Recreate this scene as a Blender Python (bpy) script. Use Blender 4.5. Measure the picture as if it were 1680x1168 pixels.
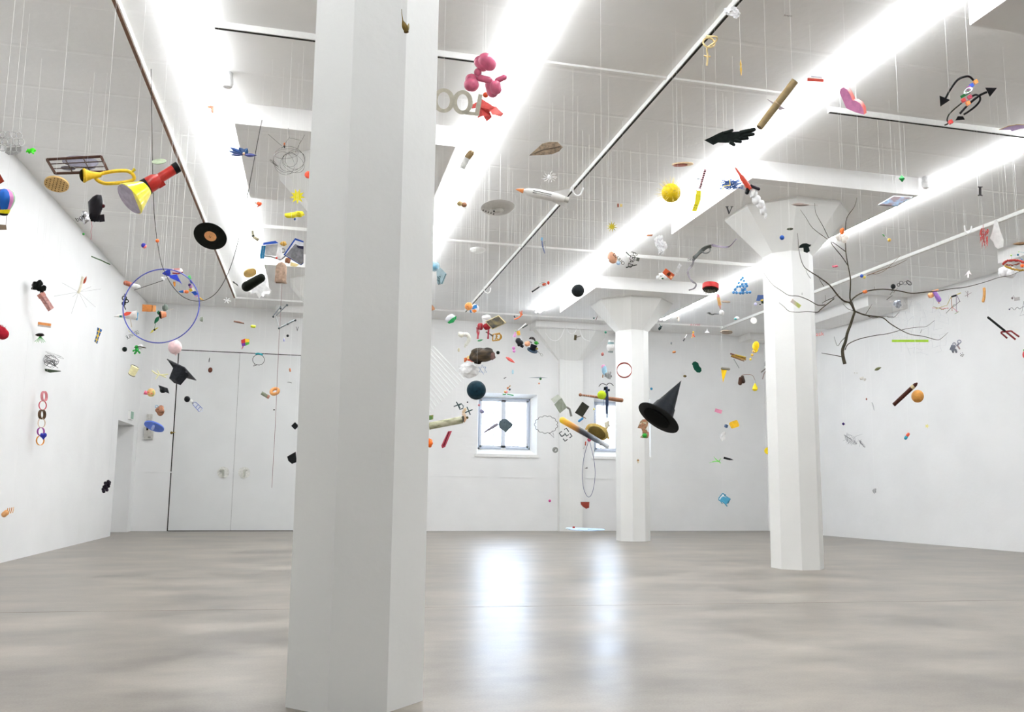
import bpy, bmesh, math, random
from mathutils import Vector, Matrix
random.seed(7)
for o in list(bpy.data.objects): bpy.data.objects.remove(o, do_unlink=True)
scene = bpy.context.scene
COL = scene.collection
# ------------------------------------------------------------------ camera
YAW, PITCH, ROLL, FPX, CYP = .232, .1303, .0112, 1373.5, 622.4      # fitted on a 1680x1168 frame
FW = Vector((math.sin(YAW)*math.cos(PITCH), math.cos(YAW)*math.cos(PITCH), math.sin(PITCH)))
RT0 = Vector((math.cos(YAW), -math.sin(YAW), 0)); UP0 = RT0.cross(FW)
RT = RT0*math.cos(ROLL)+UP0*math.sin(ROLL); UP = UP0*math.cos(ROLL)-RT0*math.sin(ROLL)
CAMROT = Matrix((RT, UP, -FW)).transposed()
CAMLOC = Vector((0, 0, 1.0))
cam = bpy.data.cameras.new('camera'); camo = bpy.data.objects.new('camera', cam); COL.objects.link(camo)
camo.matrix_world = Matrix.Translation(CAMLOC) @ CAMROT.to_4x4()
cam.sensor_width = 36; cam.lens = FPX/1680*36; cam.shift_y = (CYP-584)/1680; cam.clip_end = 200
scene.camera = camo
# ------------------------------------------------------------------ world, exposure
w = bpy.data.worlds.new('world'); scene.world = w; w.use_nodes = True
bg = w.node_tree.nodes['Background']; bg.inputs[0].default_value = (.74, .86, 1.0, 1); bg.inputs[1].default_value = 18.0
vs = scene.view_settings
vs.view_transform = 'Standard'; vs.look = 'None'; vs.gamma = 1; vs.use_curve_mapping = False
vs.exposure = 0.47
scene.cycles.max_bounces = 8; scene.cycles.diffuse_bounces = 5; scene.cycles.glossy_bounces = 3
TUBE_STRENGTH = 36.0
# ------------------------------------------------------------------ materials
def lin(h):
    h = h.lstrip('#'); c = [int(h[i:i+2], 16)/255 for i in (0, 2, 4)]
    return tuple(x/12.92 if x <= .04045 else ((x+.055)/1.055)**2.4 for x in c)
MC = {}
def nodes(name):
    m = bpy.data.materials.new(name); m.use_nodes = True
    nt = m.node_tree; return m, nt, nt.nodes['Principled BSDF']
def M(h, rough=.55, metal=0, var=.10, scale=30, trans=0, alpha=1, bump=0, coat=0):
    """plain colour with a little procedural mottling"""
    k = (h, rough, metal, var, scale, trans, alpha, bump, coat)
    if k in MC: return MC[k]
    m, nt, b = nodes('paint_'+h)
    c = lin(h)
    tc = nt.nodes.new('ShaderNodeTexCoord'); n = nt.nodes.new('ShaderNodeTexNoise')
    n.inputs['Scale'].default_value = scale; n.inputs['Detail'].default_value = 3
    r = nt.nodes.new('ShaderNodeValToRGB')
    r.color_ramp.elements[0].position = .35; r.color_ramp.elements[1].position = .65
    r.color_ramp.elements[0].color = (*[max(0, x*(1-var)) for x in c], 1)
    r.color_ramp.elements[1].color = (*[min(1, x*(1+var)) for x in c], 1)
    nt.links.new(tc.outputs['Object'], n.inputs['Vector']); nt.links.new(n.outputs['Fac'], r.inputs[0])
    nt.links.new(r.outputs[0], b.inputs['Base Color'])
    b.inputs['Roughness'].default_value = rough; b.inputs['Metallic'].default_value = metal
    b.inputs['Transmission Weight'].default_value = trans; b.inputs['Alpha'].default_value = alpha
    b.inputs['Coat Weight'].default_value = coat; b.inputs['Specular IOR Level'].default_value = .5 if metal or trans else (.12 if sum(c) < .2 else .3)
    if bump:
        bp = nt.nodes.new('ShaderNodeBump'); bp.inputs['Strength'].default_value = bump; bp.inputs['Distance'].default_value = .01
        nt.links.new(n.outputs['Fac'], bp.inputs['Height']); nt.links.new(bp.outputs[0], b.inputs['Normal'])
    MC[k] = m; return m
def MR(stops, kind='noise', scale=20, rough=.6, axis=0, lo=-1., hi=1., stretch=(1, 1, 1), bump=0):
    """ramp of several colours, over noise, wave bands or along an object axis"""
    k = (tuple(stops), kind, scale, rough, axis, lo, hi, stretch, bump)
    if k in MC: return MC[k]
    m, nt, b = nodes('ramp_'+kind)
    tc = nt.nodes.new('ShaderNodeTexCoord'); r = nt.nodes.new('ShaderNodeValToRGB')
    mp = nt.nodes.new('ShaderNodeMapping'); mp.inputs['Scale'].default_value = stretch
    nt.links.new(tc.outputs['Object'], mp.inputs[0])
    if kind == 'noise':
        n = nt.nodes.new('ShaderNodeTexNoise'); n.inputs['Scale'].default_value = scale; n.inputs['Detail'].default_value = 4
        nt.links.new(mp.outputs[0], n.inputs['Vector']); src = n.outputs['Fac']
    elif kind == 'cells':
        n = nt.nodes.new('ShaderNodeTexVoronoi'); n.inputs['Scale'].default_value = scale
        nt.links.new(mp.outputs[0], n.inputs['Vector'])
        s = nt.nodes.new('ShaderNodeSeparateColor'); nt.links.new(n.outputs['Color'], s.inputs[0]); src = s.outputs[0]
    elif kind == 'wave':
        n = nt.nodes.new('ShaderNodeTexWave'); n.inputs['Scale'].default_value = scale; n.inputs['Distortion'].default_value = 1
        n.bands_direction = 'XYZ'[axis]
        nt.links.new(mp.outputs[0], n.inputs['Vector']); src = n.outputs['Fac']
    else:
        s = nt.nodes.new('ShaderNodeSeparateXYZ'); nt.links.new(mp.outputs[0], s.inputs[0])
        q = nt.nodes.new('ShaderNodeMapRange'); q.inputs[1].default_value = lo; q.inputs[2].default_value = hi
        nt.links.new(s.outputs[axis], q.inputs[0]); src = q.outputs[0]
    nt.links.new(src, r.inputs[0])
    e = r.color_ramp.elements
    while len(e) < len(stops): e.new(.5)
    for i, (p, h) in enumerate(stops): e[i].position = p; e[i].color = (*lin(h), 1)
    nt.links.new(r.outputs[0], b.inputs['Base Color']); b.inputs['Roughness'].default_value = rough
    if bump:
        bp = nt.nodes.new('ShaderNodeBump'); bp.inputs['Strength'].default_value = bump; bp.inputs['Distance'].default_value = .01
        nt.links.new(src, bp.inputs['Height']); nt.links.new(bp.outputs[0], b.inputs['Normal'])
    MC[k] = m; return m
def plaster(name, h, bands=True, rough=.75, boards=False):
    m, nt, b = nodes(name); c = lin(h)
    tc = nt.nodes.new('ShaderNodeTexCoord')
    n = nt.nodes.new('ShaderNodeTexNoise'); n.inputs['Scale'].default_value = 1.2; n.inputs['Detail'].default_value = 6
    r = nt.nodes.new('ShaderNodeValToRGB'); e = r.color_ramp.elements
    e[0].position = .3; e[1].position = .7
    e[0].color = (*[x*.965 for x in c], 1); e[1].color = (*[min(1, x*1.02) for x in c], 1)
    nt.links.new(tc.outputs['Object'], n.inputs['Vector']); nt.links.new(n.outputs['Fac'], r.inputs[0]); nt.links.new(r.outputs[0], b.inputs['Base Color'])
    f = nt.nodes.new('ShaderNodeTexNoise'); f.inputs['Scale'].default_value = 14; f.inputs['Detail'].default_value = 5
    mp = nt.nodes.new('ShaderNodeMapping'); mp.inputs['Scale'].default_value = (.25, 1, 1) if bands else (1, 1, 1)
    nt.links.new(tc.outputs['Object'], mp.inputs[0]); nt.links.new(mp.outputs[0], f.inputs['Vector'])
    bp = nt.nodes.new('ShaderNodeBump'); bp.inputs['Strength'].default_value = .18; bp.inputs['Distance'].default_value = .012
    nt.links.new(f.outputs['Fac'], bp.inputs['Height']); nt.links.new(bp.outputs[0], b.inputs['Normal'])
    if boards:                                         # shallow formwork joints across the slab
        wv = nt.nodes.new('ShaderNodeTexWave'); wv.bands_direction = 'Y'; wv.inputs['Scale'].default_value = .36; wv.inputs['Distortion'].default_value = .25
        nt.links.new(tc.outputs['Object'], wv.inputs['Vector'])
        rp = nt.nodes.new('ShaderNodeValToRGB'); rp.color_ramp.elements[0].position = .985; rp.color_ramp.elements[1].position = 1.0
        nt.links.new(wv.outputs['Fac'], rp.inputs[0])
        b2 = nt.nodes.new('ShaderNodeBump'); b2.inputs['Strength'].default_value = .28; b2.inputs['Distance'].default_value = .012
        nt.links.new(rp.outputs[0], b2.inputs['Height']); nt.links.new(bp.outputs[0], b2.inputs['Normal']); nt.links.new(b2.outputs[0], b.inputs['Normal'])
    b.inputs['Roughness'].default_value = rough; b.inputs['Specular IOR Level'].default_value = .25
    return m
def concrete_floor():
    m, nt, b = nodes('polished_concrete')
    tc = nt.nodes.new('ShaderNodeTexCoord')
    mp = nt.nodes.new('ShaderNodeMapping'); mp.inputs['Scale'].default_value = (.8, 1.3, 1); nt.links.new(tc.outputs['Object'], mp.inputs[0])
    n1 = nt.nodes.new('ShaderNodeTexNoise'); n1.inputs['Scale'].default_value = 1.1; n1.inputs['Detail'].default_value = 5; n1.inputs['Roughness'].default_value = .6
    n2 = nt.nodes.new('ShaderNodeTexNoise'); n2.inputs['Scale'].default_value = 90; n2.inputs['Detail'].default_value = 3
    nt.links.new(mp.outputs[0], n1.inputs['Vector']); nt.links.new(tc.outputs['Object'], n2.inputs['Vector'])
    mx = nt.nodes.new('ShaderNodeMath'); mx.operation = 'MULTIPLY_ADD'; mx.inputs[1].default_value = .22; nt.links.new(n2.outputs['Fac'], mx.inputs[0]); nt.links.new(n1.outputs['Fac'], mx.inputs[2])
    r = nt.nodes.new('ShaderNodeValToRGB'); e = r.color_ramp.elements
    e[0].position = .44; e[0].color = (*lin('625b52'), 1); e[1].position = .80; e[1].color = (*lin('9a9287'), 1)
    nt.links.new(mx.outputs[0], r.inputs[0]); nt.links.new(r.outputs[0], b.inputs['Base Color'])
    rr = nt.nodes.new('ShaderNodeMapRange'); rr.inputs[1].default_value = .3; rr.inputs[2].default_value = .7; rr.inputs[3].default_value = .285; rr.inputs[4].default_value = .36
    nt.links.new(n1.outputs['Fac'], rr.inputs[0]); nt.links.new(rr.outputs[0], b.inputs['Roughness'])
    b.inputs['Specular IOR Level'].default_value = .5
    return m
def emit(name, col, s):
    m, nt, b = nodes(name); b.inputs['Emission Color'].default_value = (*col, 1); b.inputs['Emission Strength'].default_value = s
    b.inputs['Base Color'].default_value = (.9, .9, .9, 1); return m
WALL = plaster('white_wall_paint', 'ededec'); WALLB = plaster('white_brick_paint', 'efefee')
CEIL = plaster('painted_concrete_ceiling', 'ecebe9', False, boards=True); COLM = plaster('white_column_paint', 'ebebe8', False)
TRIM = M('efefec', .5, var=.02); DARK = M('2a2723', .6); BROWN = M('6b4a35', .6)
FLOOR = concrete_floor(); TUBE = emit('fluorescent_light', (.93, .96, 1.0), TUBE_STRENGTH)
# ------------------------------------------------------------------ structure helpers (world metres)
def mesh_obj(name, vf, mat, parent=None, smooth=None):
    v, f = vf
    me = bpy.data.meshes.new(name); me.from_pydata([tuple(p) for p in v], [], f)
    bm = bmesh.new(); bm.from_mesh(me); bmesh.ops.recalc_face_normals(bm, faces=bm.faces); bm.to_mesh(me); bm.free()
    if smooth is not None:
        me.polygons.foreach_set('use_smooth', [True]*len(me.polygons)); me.set_sharp_from_angle(angle=math.radians(smooth))
    me.materials.append(mat)
    o = bpy.data.objects.new(name, me); COL.objects.link(o)
    if parent: o.parent = parent
    return o
def join(*g):
    V, F = [], []
    for v, f in g:
        k = len(V); V += [tuple(p) for p in v]; F += [tuple(i+k for i in q) for q in f]
    return V, F
def wbox(x0, x1, y0, y1, z0, z1):
    v = [(x, y, z) for x in (x0, x1) for y in (y0, y1) for z in (z0, z1)]
    return v, [(0, 1, 3, 2), (4, 6, 7, 5), (0, 4, 5, 1), (2, 3, 7, 6), (0, 2, 6, 4), (1, 5, 7, 3)]
def loft(rings, cap=True):
    V, F = [], []; n = len(rings[0])
    for r in rings: V += [tuple(p) for p in r]
    for i in range(len(rings)-1):
        for j in range(n):
            a, b = i*n+j, i*n+(j+1) % n
            F.append((a, b, b+n, a+n))
    if cap: F += [tuple(range(n))[::-1], tuple(range((len(rings)-1)*n, len(rings)*n))]
    return V, F
def struct(o): o['kind'] = 'structure'; return o
def tag(o, label, cat, group=None):
    o['label'] = label; o['category'] = cat
    if group: o['group'] = group
    return o
def empty(name, loc, parent=None):
    o = bpy.data.objects.new(name, None); COL.objects.link(o); o.location = loc; o.empty_display_size = .05
    if parent: o.parent = parent
    return o
def child_at(name, vf, mat, root, smooth=None):
    """mesh in world coordinates under a root whose only transform is a translation"""
    L = root.location
    return mesh_obj(name, ([(p[0]-L.x, p[1]-L.y, p[2]-L.z) for p in vf[0]], vf[1]), mat, root, smooth)
# ------------------------------------------------------------------ room shell
XL, YB, YF, ZC = -3.79, 19.95, -3.5, 5.09
ZP, PW = 4.85, 1.2                                    # underside and half width of the drop panels
def xr(y): return 11.6+(20.0-y)*.083                  # the right wall runs slightly askew
struct(mesh_obj('floor', wbox(XL-1, 15, YF-.3, YB+.5, -.2, 0), FLOOR))
for k, (y0_, y1_) in enumerate(((7.55, 6.5), (1.9, .9))):   # sawn joints across the slab, slightly askew
    jv = [(x, y0_+(y1_-y0_)*(x-XL)/16+e, z) for z in (0, .0008) for x, e in ((XL, 0), (12.2, 0), (12.2, .006), (XL, .006))]
    struct(mesh_obj('trim_%d' % (k+8), loft([jv[:4], jv[4:]]), M('7f786e', .6)))
ceil = struct(mesh_obj('ceiling', wbox(XL-1, 15, YF-.3, YB+.5, ZC, ZC+.25), CEIL))
OY0, OY1, OZ = 18.0, 19.55, 2.28                      # doorway in the left wall
struct(mesh_obj('wall_left', join(wbox(XL-.55, XL, YF, OY0, 0, ZC), wbox(XL-.55, XL, OY0, OY1, OZ, ZC), wbox(XL-.55, XL, OY1, YB, 0, ZC),
                                  wbox(XL-.75, XL-.55, YF, YB+.4, 0, ZC)), WALL))  # last box: unseen backing added so no light leaks through the doorway
ya, yb = YF-.2, YB+.3
struct(mesh_obj('wall_right', ([(xr(ya), ya, 0), (xr(yb), yb, 0), (xr(yb)+.3, yb, 0), (xr(ya)+.3, ya, 0), (xr(ya), ya, ZC), (xr(yb), yb, ZC), (xr(yb)+.3, yb, ZC), (xr(ya)+.3, ya, ZC)],
       [(0, 1, 5, 4), (1, 2, 6, 5), (2, 3, 7, 6), (3, 0, 4, 7), (0, 3, 2, 1), (4, 5, 6, 7)]), WALL))
struct(mesh_obj('wall_front', wbox(XL-.6, 15, YF-.3, YF, 0, ZC), WALL))
# back wall with two windows; each opening is a splayed reveal
WIN = [(3.87, 5.36), (6.84, 8.36)]; WZ0, WZ1 = 1.84, 3.33; WT = .4
g = [wbox(XL-.55, WIN[0][0], YB, YB+WT, 0, ZC), wbox(WIN[0][1], WIN[1][0], YB, YB+WT, 0, ZC), wbox(WIN[1][1], 13.5, YB, YB+WT, 0, ZC)]
for a, b in WIN: g += [wbox(a, b, YB, YB+WT, 0, WZ0), wbox(a, b, YB, YB+WT, WZ1, ZC)]
struct(mesh_obj('wall_back', join(*g), WALLB))
struct(mesh_obj('trim_1', wbox(XL, xr(YB), YB-.012, YB, 1.28, 1.30), WALLB))
FRAME = M('e2e8f2', .45, var=.02); FRAMED = M('bcc5d4', .45, var=.03); GLASS = M('f4f8ff', .02, trans=1, var=.0)
for k, (a, b) in enumerate(WIN):
    o = empty('window_%d' % (k+1), (0, 0, 0)); struct(o)
    y0, y1 = YB+.2, YB+.26
    fx0, fx1, fz0, fz1 = a+.05, b-.13, WZ0+.13, WZ1-.1
    rings = []
    # splayed lining from the wall face back to the frame
    for (x0, x1, z0, z1, y) in ((a, b, WZ0, WZ1, YB-.004), (fx0, fx1, fz0, fz1, y0)):
        rings.append([(x0, y, z0), (x1, y, z0), (x1, y, z1), (x0, y, z1)])
    mesh_obj('reveal', loft(rings, False), TRIM, o)
    mesh_obj('sill', wbox(a-.06, b+.04, YB-.035, YB, WZ0-.07, WZ0), TRIM, o)
    fr = .035
    mesh_obj('outer_frame', join(wbox(fx0, fx1, y0-.02, y1, fz0, fz0+fr), wbox(fx0, fx1, y0-.02, y1, fz1-fr, fz1), wbox(fx0, fx0+fr, y0-.02, y1, fz0, fz1), wbox(fx1-fr, fx1, y0-.02, y1, fz0, fz1)), FRAMED, o)
    ix0, ix1, iz0, iz1 = fx0+fr, fx1-fr, fz0+fr, fz1-fr; mid = (ix0+ix1)/2-.02; q = .055
    for s, (x0, x1) in enumerate(((ix0, mid-.002), (mid+.002, ix1))):
        cs = mesh_obj('casement', join(wbox(x0, x1, y0, y1, iz0, iz0+q), wbox(x0, x1, y0, y1, iz1-q, iz1), wbox(x0, x0+q, y0, y1, iz0, iz1), wbox(x1-q, x1, y0, y1, iz0, iz1)), FRAME, o)
        mesh_obj('pane', wbox(x0+q, x1-q, y0+.02, y0+.028, iz0+q, iz1-q), GLASS, cs)
        n = 3
        for j in range(1, 4):
            z = iz0+q+(iz1-iz0-2*q)*j/4
            mesh_obj('glazing_bar', wbox(x0+q, x1-q, y0+.15, y0+.17, z-.01, z+.01), FRAME, cs)
        for j in range(1, n):
            x = x0+q+(x1-x0-2*q)*j/n
            mesh_obj('glazing_bar', wbox(x-.01, x+.01, y0+.15, y0+.17, iz0+q, iz1-q), FRAME, cs)
    mesh_obj('latch', wbox(mid-.06, mid+.06, y0-.03, y0, fz0-.01, fz0+.02), TRIM, o)
# double door in the back wall
DX0, DXM, DX1, DZ = -3.03, -1.72, -.36, 4.03
d = empty('door_1', (0, 0, 0)); struct(d)
mesh_obj('shadow_gap', join(wbox(DX0-.025, DX0, YB-.006, YB, 0, DZ+.02), wbox(DX0-.025, DX1+.02, YB-.006, YB, DZ, DZ+.02), wbox(DX1, DX1+.02, YB-.006, YB, 0, DZ), wbox(DX0, DX1, YB-.03, YB, 0, .014)), DARK, d)
for k, (a, b) in enumerate(((DX0, DXM-.006), (DXM+.006, DX1))):
    lf = mesh_obj('door_leaf', wbox(a, b, YB-.02, YB, .014, DZ), M('e2e3e2', .5, var=.015, scale=2), d)
    hx = DXM-.22 if k == 0 else DXM+.23
    pl = [(hx+.13*math.cos(t*math.tau/24), y, 1.30+.13*math.sin(t*math.tau/24)) for y in (YB-.02, YB-.028) for t in range(24)]
    mesh_obj('handle_plate', loft([pl[:24], pl[24:]]), M('dcdcd6', .4), lf)
    mesh_obj('pull_handle', join(wbox(hx-.02, hx+.02, YB-.07, YB-.028, 1.2, 1.36), wbox(hx-(.07 if k == 0 else -.0), hx+(.0 if k == 0 else .07), YB-.07, YB-.05, 1.34, 1.37)), M('b9b9ae', .4), lf)
struct(mesh_obj('trim_2', wbox(DXM-.006, DXM+.006, YB-.012, YB, .014, DZ), M('b8b8b6', .6)))
# wall pilaster with half capital
def hexcap(cx, y, r0, r1, z0, z1, d0, d1):
    rr = []
    for r, dd, z in ((r0, d0, z0), (r1, d1, z1)):
        rr.append([(cx-r, y, z), (cx-r, y-dd*.6, z), (cx-r*.55, y-dd, z), (cx+r*.55, y-dd, z), (cx+r, y-dd*.6, z), (cx+r, y, z)])
    return loft(rr)
struct(mesh_obj('wall_pilaster', join(wbox(5.9, 6.5, YB-.16, YB, 0, 4.22), hexcap(6.2, YB, .3, .96, 4.2, 4.93, .16, .5)), COLM))
# drop panels (parts of the ceiling) and columns
XC = (.24, 6.35); YC = (4.25, 10.2, 16.1)
for x in XC:
    for y in YC: mesh_obj('drop_panel', wbox(x-PW, x+PW, y-PW, y+PW, ZP, ZC), CEIL, ceil)
mesh_obj('drop_panel', wbox(6.2-1.05, 6.2+1.05, 19.35, YB, 4.93, ZC), CEIL, ceil)
mesh_obj('drop_panel', wbox(.1-1.05, .1+1.05, 19.35, YB, 4.93, ZC), CEIL, ceil)
for y in (10.2, 16.1): mesh_obj('drop_panel', wbox(11.08, xr(y)+.2, y-1.25, y+1.25, ZP, ZC), CEIL, ceil)
mesh_obj('drop_panel', wbox(10.9, 12, 19.35, YB, 4.93, ZC), CEIL, ceil)
def octo(cx, cy, a, z): 
    R = a/math.cos(math.pi/8)
    return [(cx+R*math.cos(math.pi/8+i*math.pi/4), cy+R*math.sin(math.pi/8+i*math.pi/4), z) for i in range(8)]
CL = {(0, 0): 'large white octagonal column standing closest, left of centre', (0, 1): 'white mushroom column hidden behind the large near column',
      (0, 2): 'farthest white mushroom column behind the large near column', (1, 1): 'white mushroom column behind the bare hanging branch at right',
      (1, 2): 'distant white mushroom column behind the baseball bat'}
for (i, j), lab in CL.items():
    x, y = XC[i], YC[j]
    c = empty('column', (x, y, 0)); tag(c, lab, 'column', 'octagonal mushroom columns')
    child_at('shaft', loft([octo(x, y, .315, 0), octo(x, y, .312, 4.26)]), COLM, c)
    child_at('capital', loft([octo(x, y, .312, 4.26), octo(x, y, .78, 4.82), octo(x, y, .78, ZP)]), COLM, c)
# ------------------------------------------------------------------ fluorescent lines
LXS = [(-1.21, 'left of the large near column'), (1.745, 'just right of the large near column'), (4.89, 'above the spiky yellow ball'), (7.95, 'farthest right, behind the bare branch')]
for x, lab in LXS:
    o = empty('light_line', (x, 7, ZC)); tag(o, 'long line of bright fluorescent tubes '+lab, 'ceiling light', 'fluorescent light lines')
    child_at('batten', wbox(x-.012, x+.012, .2, 18.25, 5.03, ZC-.001), TRIM, o)
    y = .3
    while y < 17.6:
        for s in (-1, 1):
            ring = lambda yy: [(x+s*.045+.016*math.cos(t*math.tau/8), yy, 5.03+.016*math.sin(t*math.tau/8)) for t in range(8)]
            child_at('tube', loft([ring(y), ring(min(y+2.74, 18.2))]), TUBE, o, 60)
        y += 2.77
# ------------------------------------------------------------------ lighting tracks and conduits
def track(name, x0, x1, y0, y1, label, dark=DARK, wd=.022, h=.05):
    o = empty(name, ((x0+x1)/2, (y0+y1)/2, ZC)); tag(o, label, 'lighting track', 'lighting tracks')
    if x0 == x1:
        child_at('rail', wbox(x0-wd, x0+wd, y0, y1, ZC-h, ZC), TRIM, o); child_at('slot', wbox(x0-wd*.5, x0+wd*.5, y0, y1, ZC-h-.004, ZC-h), dark, o)
    else:
        child_at('rail', wbox(x0, x1, y0-wd, y0+wd, ZC-h, ZC), TRIM, o); child_at('slot', wbox(x0, x1, y0-wd*.5, y0+wd*.5, ZC-h-.004, ZC-h), dark, o)
track('lighting_track', -1.78, -1.78, 2, 18.62, 'brown-edged lighting track running above the red megaphone', BROWN, .03, .06)
track('lighting_track', 3.3, 3.3, 2, 18.7, 'white lighting track running back between the columns', DARK)
track('lighting_track', 9.86, 9.86, 4, 18.9, 'white lighting track at right behind the hanging white sock', M('c9c6c0', .6), .03)
track('lighting_track', -1.0, 1.42, 7.4, 7.4, 'short cross track behind the pink balloon dog', DARK, .022, .06)
track('lighting_track', 5.22, 7.76, 7.5, 7.5, 'short cross track behind the pink heart', DARK, .022, .06)
for i, (x0, x1, y, h) in enumerate(((1.95, 4.6, 7.33, .02), (1.9, 4.7, 13.32, .03), (5.2, 7.7, 13.35, .06), (-1.0, 1.4, 13.35, .05), (-1.78, 9.86, 18.8, .035), (XL, -1.9, 13.3, .004), (8.1, 12, 13.35, .004))):
    struct(mesh_obj('trim_%d' % (i+20), wbox(x0, x1, y-.018, y+.018, ZC-h, ZC), TRIM))
def ceil_dome(x, y, lab, name='security_camera', mat=M('e3e3e3', .35)):
    o = empty(name, (x, y, ZC)); tag(o, lab, 'security camera' if name == 'security_camera' else 'detector')
    cir = lambda r, z: [(x+r*math.cos(t*math.tau/20), y+r*math.sin(t*math.tau/20), z) for t in range(20)]
    child_at('mount', loft([cir(.05, ZC), cir(.05, ZC-.05)]), mat, o, 40)
    child_at('housing', loft([cir(.055, ZC-.05), cir(.06, ZC-.11), cir(.045, ZC-.15), cir(.015, ZC-.165)]), mat, o, 40)
ceil_dome(-.98, 8.35, 'white dome camera on the ceiling beside the left light line')
ceil_dome(7.62, 8.95, 'white dome camera on the ceiling beside the right light line')
def ceil_disc(x, y, r, lab):
    cir = lambda r, z: [(x+r*math.cos(t*math.tau/24), y+r*math.sin(t*math.tau/24), z) for t in range(24)]
    tag(mesh_obj('smoke_detector', loft([cir(r, ZC), cir(r, ZC-.03), cir(r*.7, ZC-.06)]), TRIM, None, 40), lab, 'smoke detector')
ceil_disc(2.62, 13.75, .13, 'flat white smoke detector on ceiling right of large column')
# exit sign and call box by the doorway
s = empty('exit_sign', (XL+.02, 19.0, 2.42)); tag(s, 'small green and white exit sign above the doorway', 'exit sign')
child_at('sign_body', wbox(XL, XL+.05, 18.85, 19.15, 2.36, 2.55), TRIM, s)
child_at('sign_face', wbox(XL+.05, XL+.054, 18.87, 19.13, 2.38, 2.53), M('8fb5a0', .4), s)
s = empty('wall_controls', (-3.55, YB, 1.9)); tag(s, 'grey control boxes on the wall behind the blue disc', 'control box')
child_at('upper_box', wbox(-3.62, -3.5, YB-.05, YB, 2.42, 2.56), M('c9c6c0', .5), s)
child_at('lower_box', wbox(-3.64, -3.46, YB-.08, YB, 2.0, 2.28), M('bdbbb5', .5), s)
child_at('lens', wbox(-3.60, -3.56, YB-.085, YB-.08, 2.2, 2.26), DARK, s)
child_at('grille', wbox(-3.56, -3.50, YB-.085, YB-.08, 2.03, 2.06), M('8a8780', .5), s)
# ================================================================== hanging things
# Geometry of a hung thing is drawn in "pixel units" of the frame at that thing's own distance d:
# x right, y down, z towards the viewer; 1 unit = d/FPX metres. It is then a solid mesh at its real place and size.
def P3(x, y, d): return CAMLOC+(FW+RT*((x-840)/FPX)-UP*((y-CYP)/FPX))*d
def rnd(a, b): return random.uniform(a, b)
def sph(x, y, r, z=0, ry=None, rz=None, rot=0, seg=16, rings=9):
    ry = ry or r; rz = rz or min(r, ry); V = []; c, s = math.cos(math.radians(rot)), math.sin(math.radians(rot))
    R = []
    for i in range(1, rings):
        t = math.pi*i/rings
        R.append([(r*math.sin(t)*math.cos(p*math.tau/seg), -ry*math.cos(t), rz*math.sin(t)*math.sin(p*math.tau/seg)) for p in range(seg)])
    v, f = loft(R, False); n = len(v); v += [(0, -ry, 0), (0, ry, 0)]
    for j in range(seg):
        f.append((n, (j+1) % seg, j)); f.append((n+1, n-seg+j, n-seg+(j+1) % seg))
    return [(x+a*c-b*s, y+a*s+b*c, z+q) for a, b, q in v], f
def tube(pts, r, n=8, closed=False):
    P = [Vector((p[0], p[1], p[2] if len(p) > 2 else 0)) for p in pts]; m = len(P)
    rs = r if isinstance(r, (list, tuple)) else [r]*m
    T = []
    for i in range(m):
        a = P[i-1] if (i or closed) else P[0]; b = P[(i+1) % m] if (i < m-1 or closed) else P[-1]
        t = b-a; T.append(t.normalized() if t.length > 1e-9 else Vector((1, 0, 0)))
    u = T[0].cross(Vector((0, 0, 1)));  u = u if u.length > .1 else T[0].cross(Vector((0, 1, 0))); u.normalize()
    R = []
    for i in range(m):
        u = (u-T[i]*u.dot(T[i])); u = u.normalized() if u.length > 1e-6 else T[i].orthogonal().normalized()
        w_ = T[i].cross(u)
        R.append([P[i]+(u*math.cos(k*math.tau/n)+w_*math.sin(k*math.tau/n))*rs[i] for k in range(n)])
    if closed: R.append(R[0])
    return loft(R, not closed)
def capsule(x0, y0, x1, y1, r, z0=0, z1=0, r2=None, n=12):
    a, b = Vector((x0, y0, z0)), Vector((x1, y1, z1)); t = (b-a).normalized(); r2 = r2 or r
    pts, rs = [], []
    for k in range(5):
        q = math.radians(8+k*20.5); pts.append(a+t*(r-r*math.cos(q))); rs.append(r*math.sin(q))
    for k in range(5):
        q = math.radians(90-k*20.5); pts.append(b-t*(r2-r2*math.cos(q))); rs.append(r2*math.sin(q))
    return tube(pts, rs, n)
def rev(x0, y0, x1, y1, prof, z0=0, z1=0, n=20):
    a, b = Vector((x0, y0, z0)), Vector((x1, y1, z1))
    return tube([a+(b-a)*t for t, r in prof], [max(r, .02) for t, r in prof], n)
def cyl(x0, y0, x1, y1, r, r2=None, z0=0, z1=0, n=16): return rev(x0, y0, x1, y1, [(0, r), (1, r if r2 is None else r2)], z0, z1, n)
def ext(pts, t, z=0):
    n = len(pts); return loft([[(p[0], p[1], z-t/2) for p in pts], [(p[0], p[1], z+t/2) for p in pts]])
def plate(pts, t):
    P = [Vector(p) for p in pts]; nn = (P[1]-P[0]).cross(P[2]-P[0]).normalized()*t/2
    return loft([[p-nn for p in P], [p+nn for p in P]])
def rot3(v, rot=0, yaw=0, pit=0):
    M_ = Matrix.Rotation(math.radians(rot), 3, 'Z') @ Matrix.Rotation(math.radians(yaw), 3, 'Y') @ Matrix.Rotation(math.radians(pit), 3, 'X')
    return M_ @ Vector(v)
def box(x, y, w_, h, t, rot=0, yaw=0, pit=0, z=0):
    v, f = wbox(-w_/2, w_/2, -h/2, h/2, -t/2, t/2)
    return [tuple(rot3(p, rot, yaw, pit)+Vector((x, y, z))) for p in v], f
def basis(rx, ry, rot, flip=1):
    k = min(1, ry/rx); c, s = math.cos(math.radians(rot)), math.sin(math.radians(rot))
    e1 = Vector((c, s, 0)); e2 = Vector((-s*k, c*k, flip*math.sqrt(max(0, 1-k*k)))); return e1, e2
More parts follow.
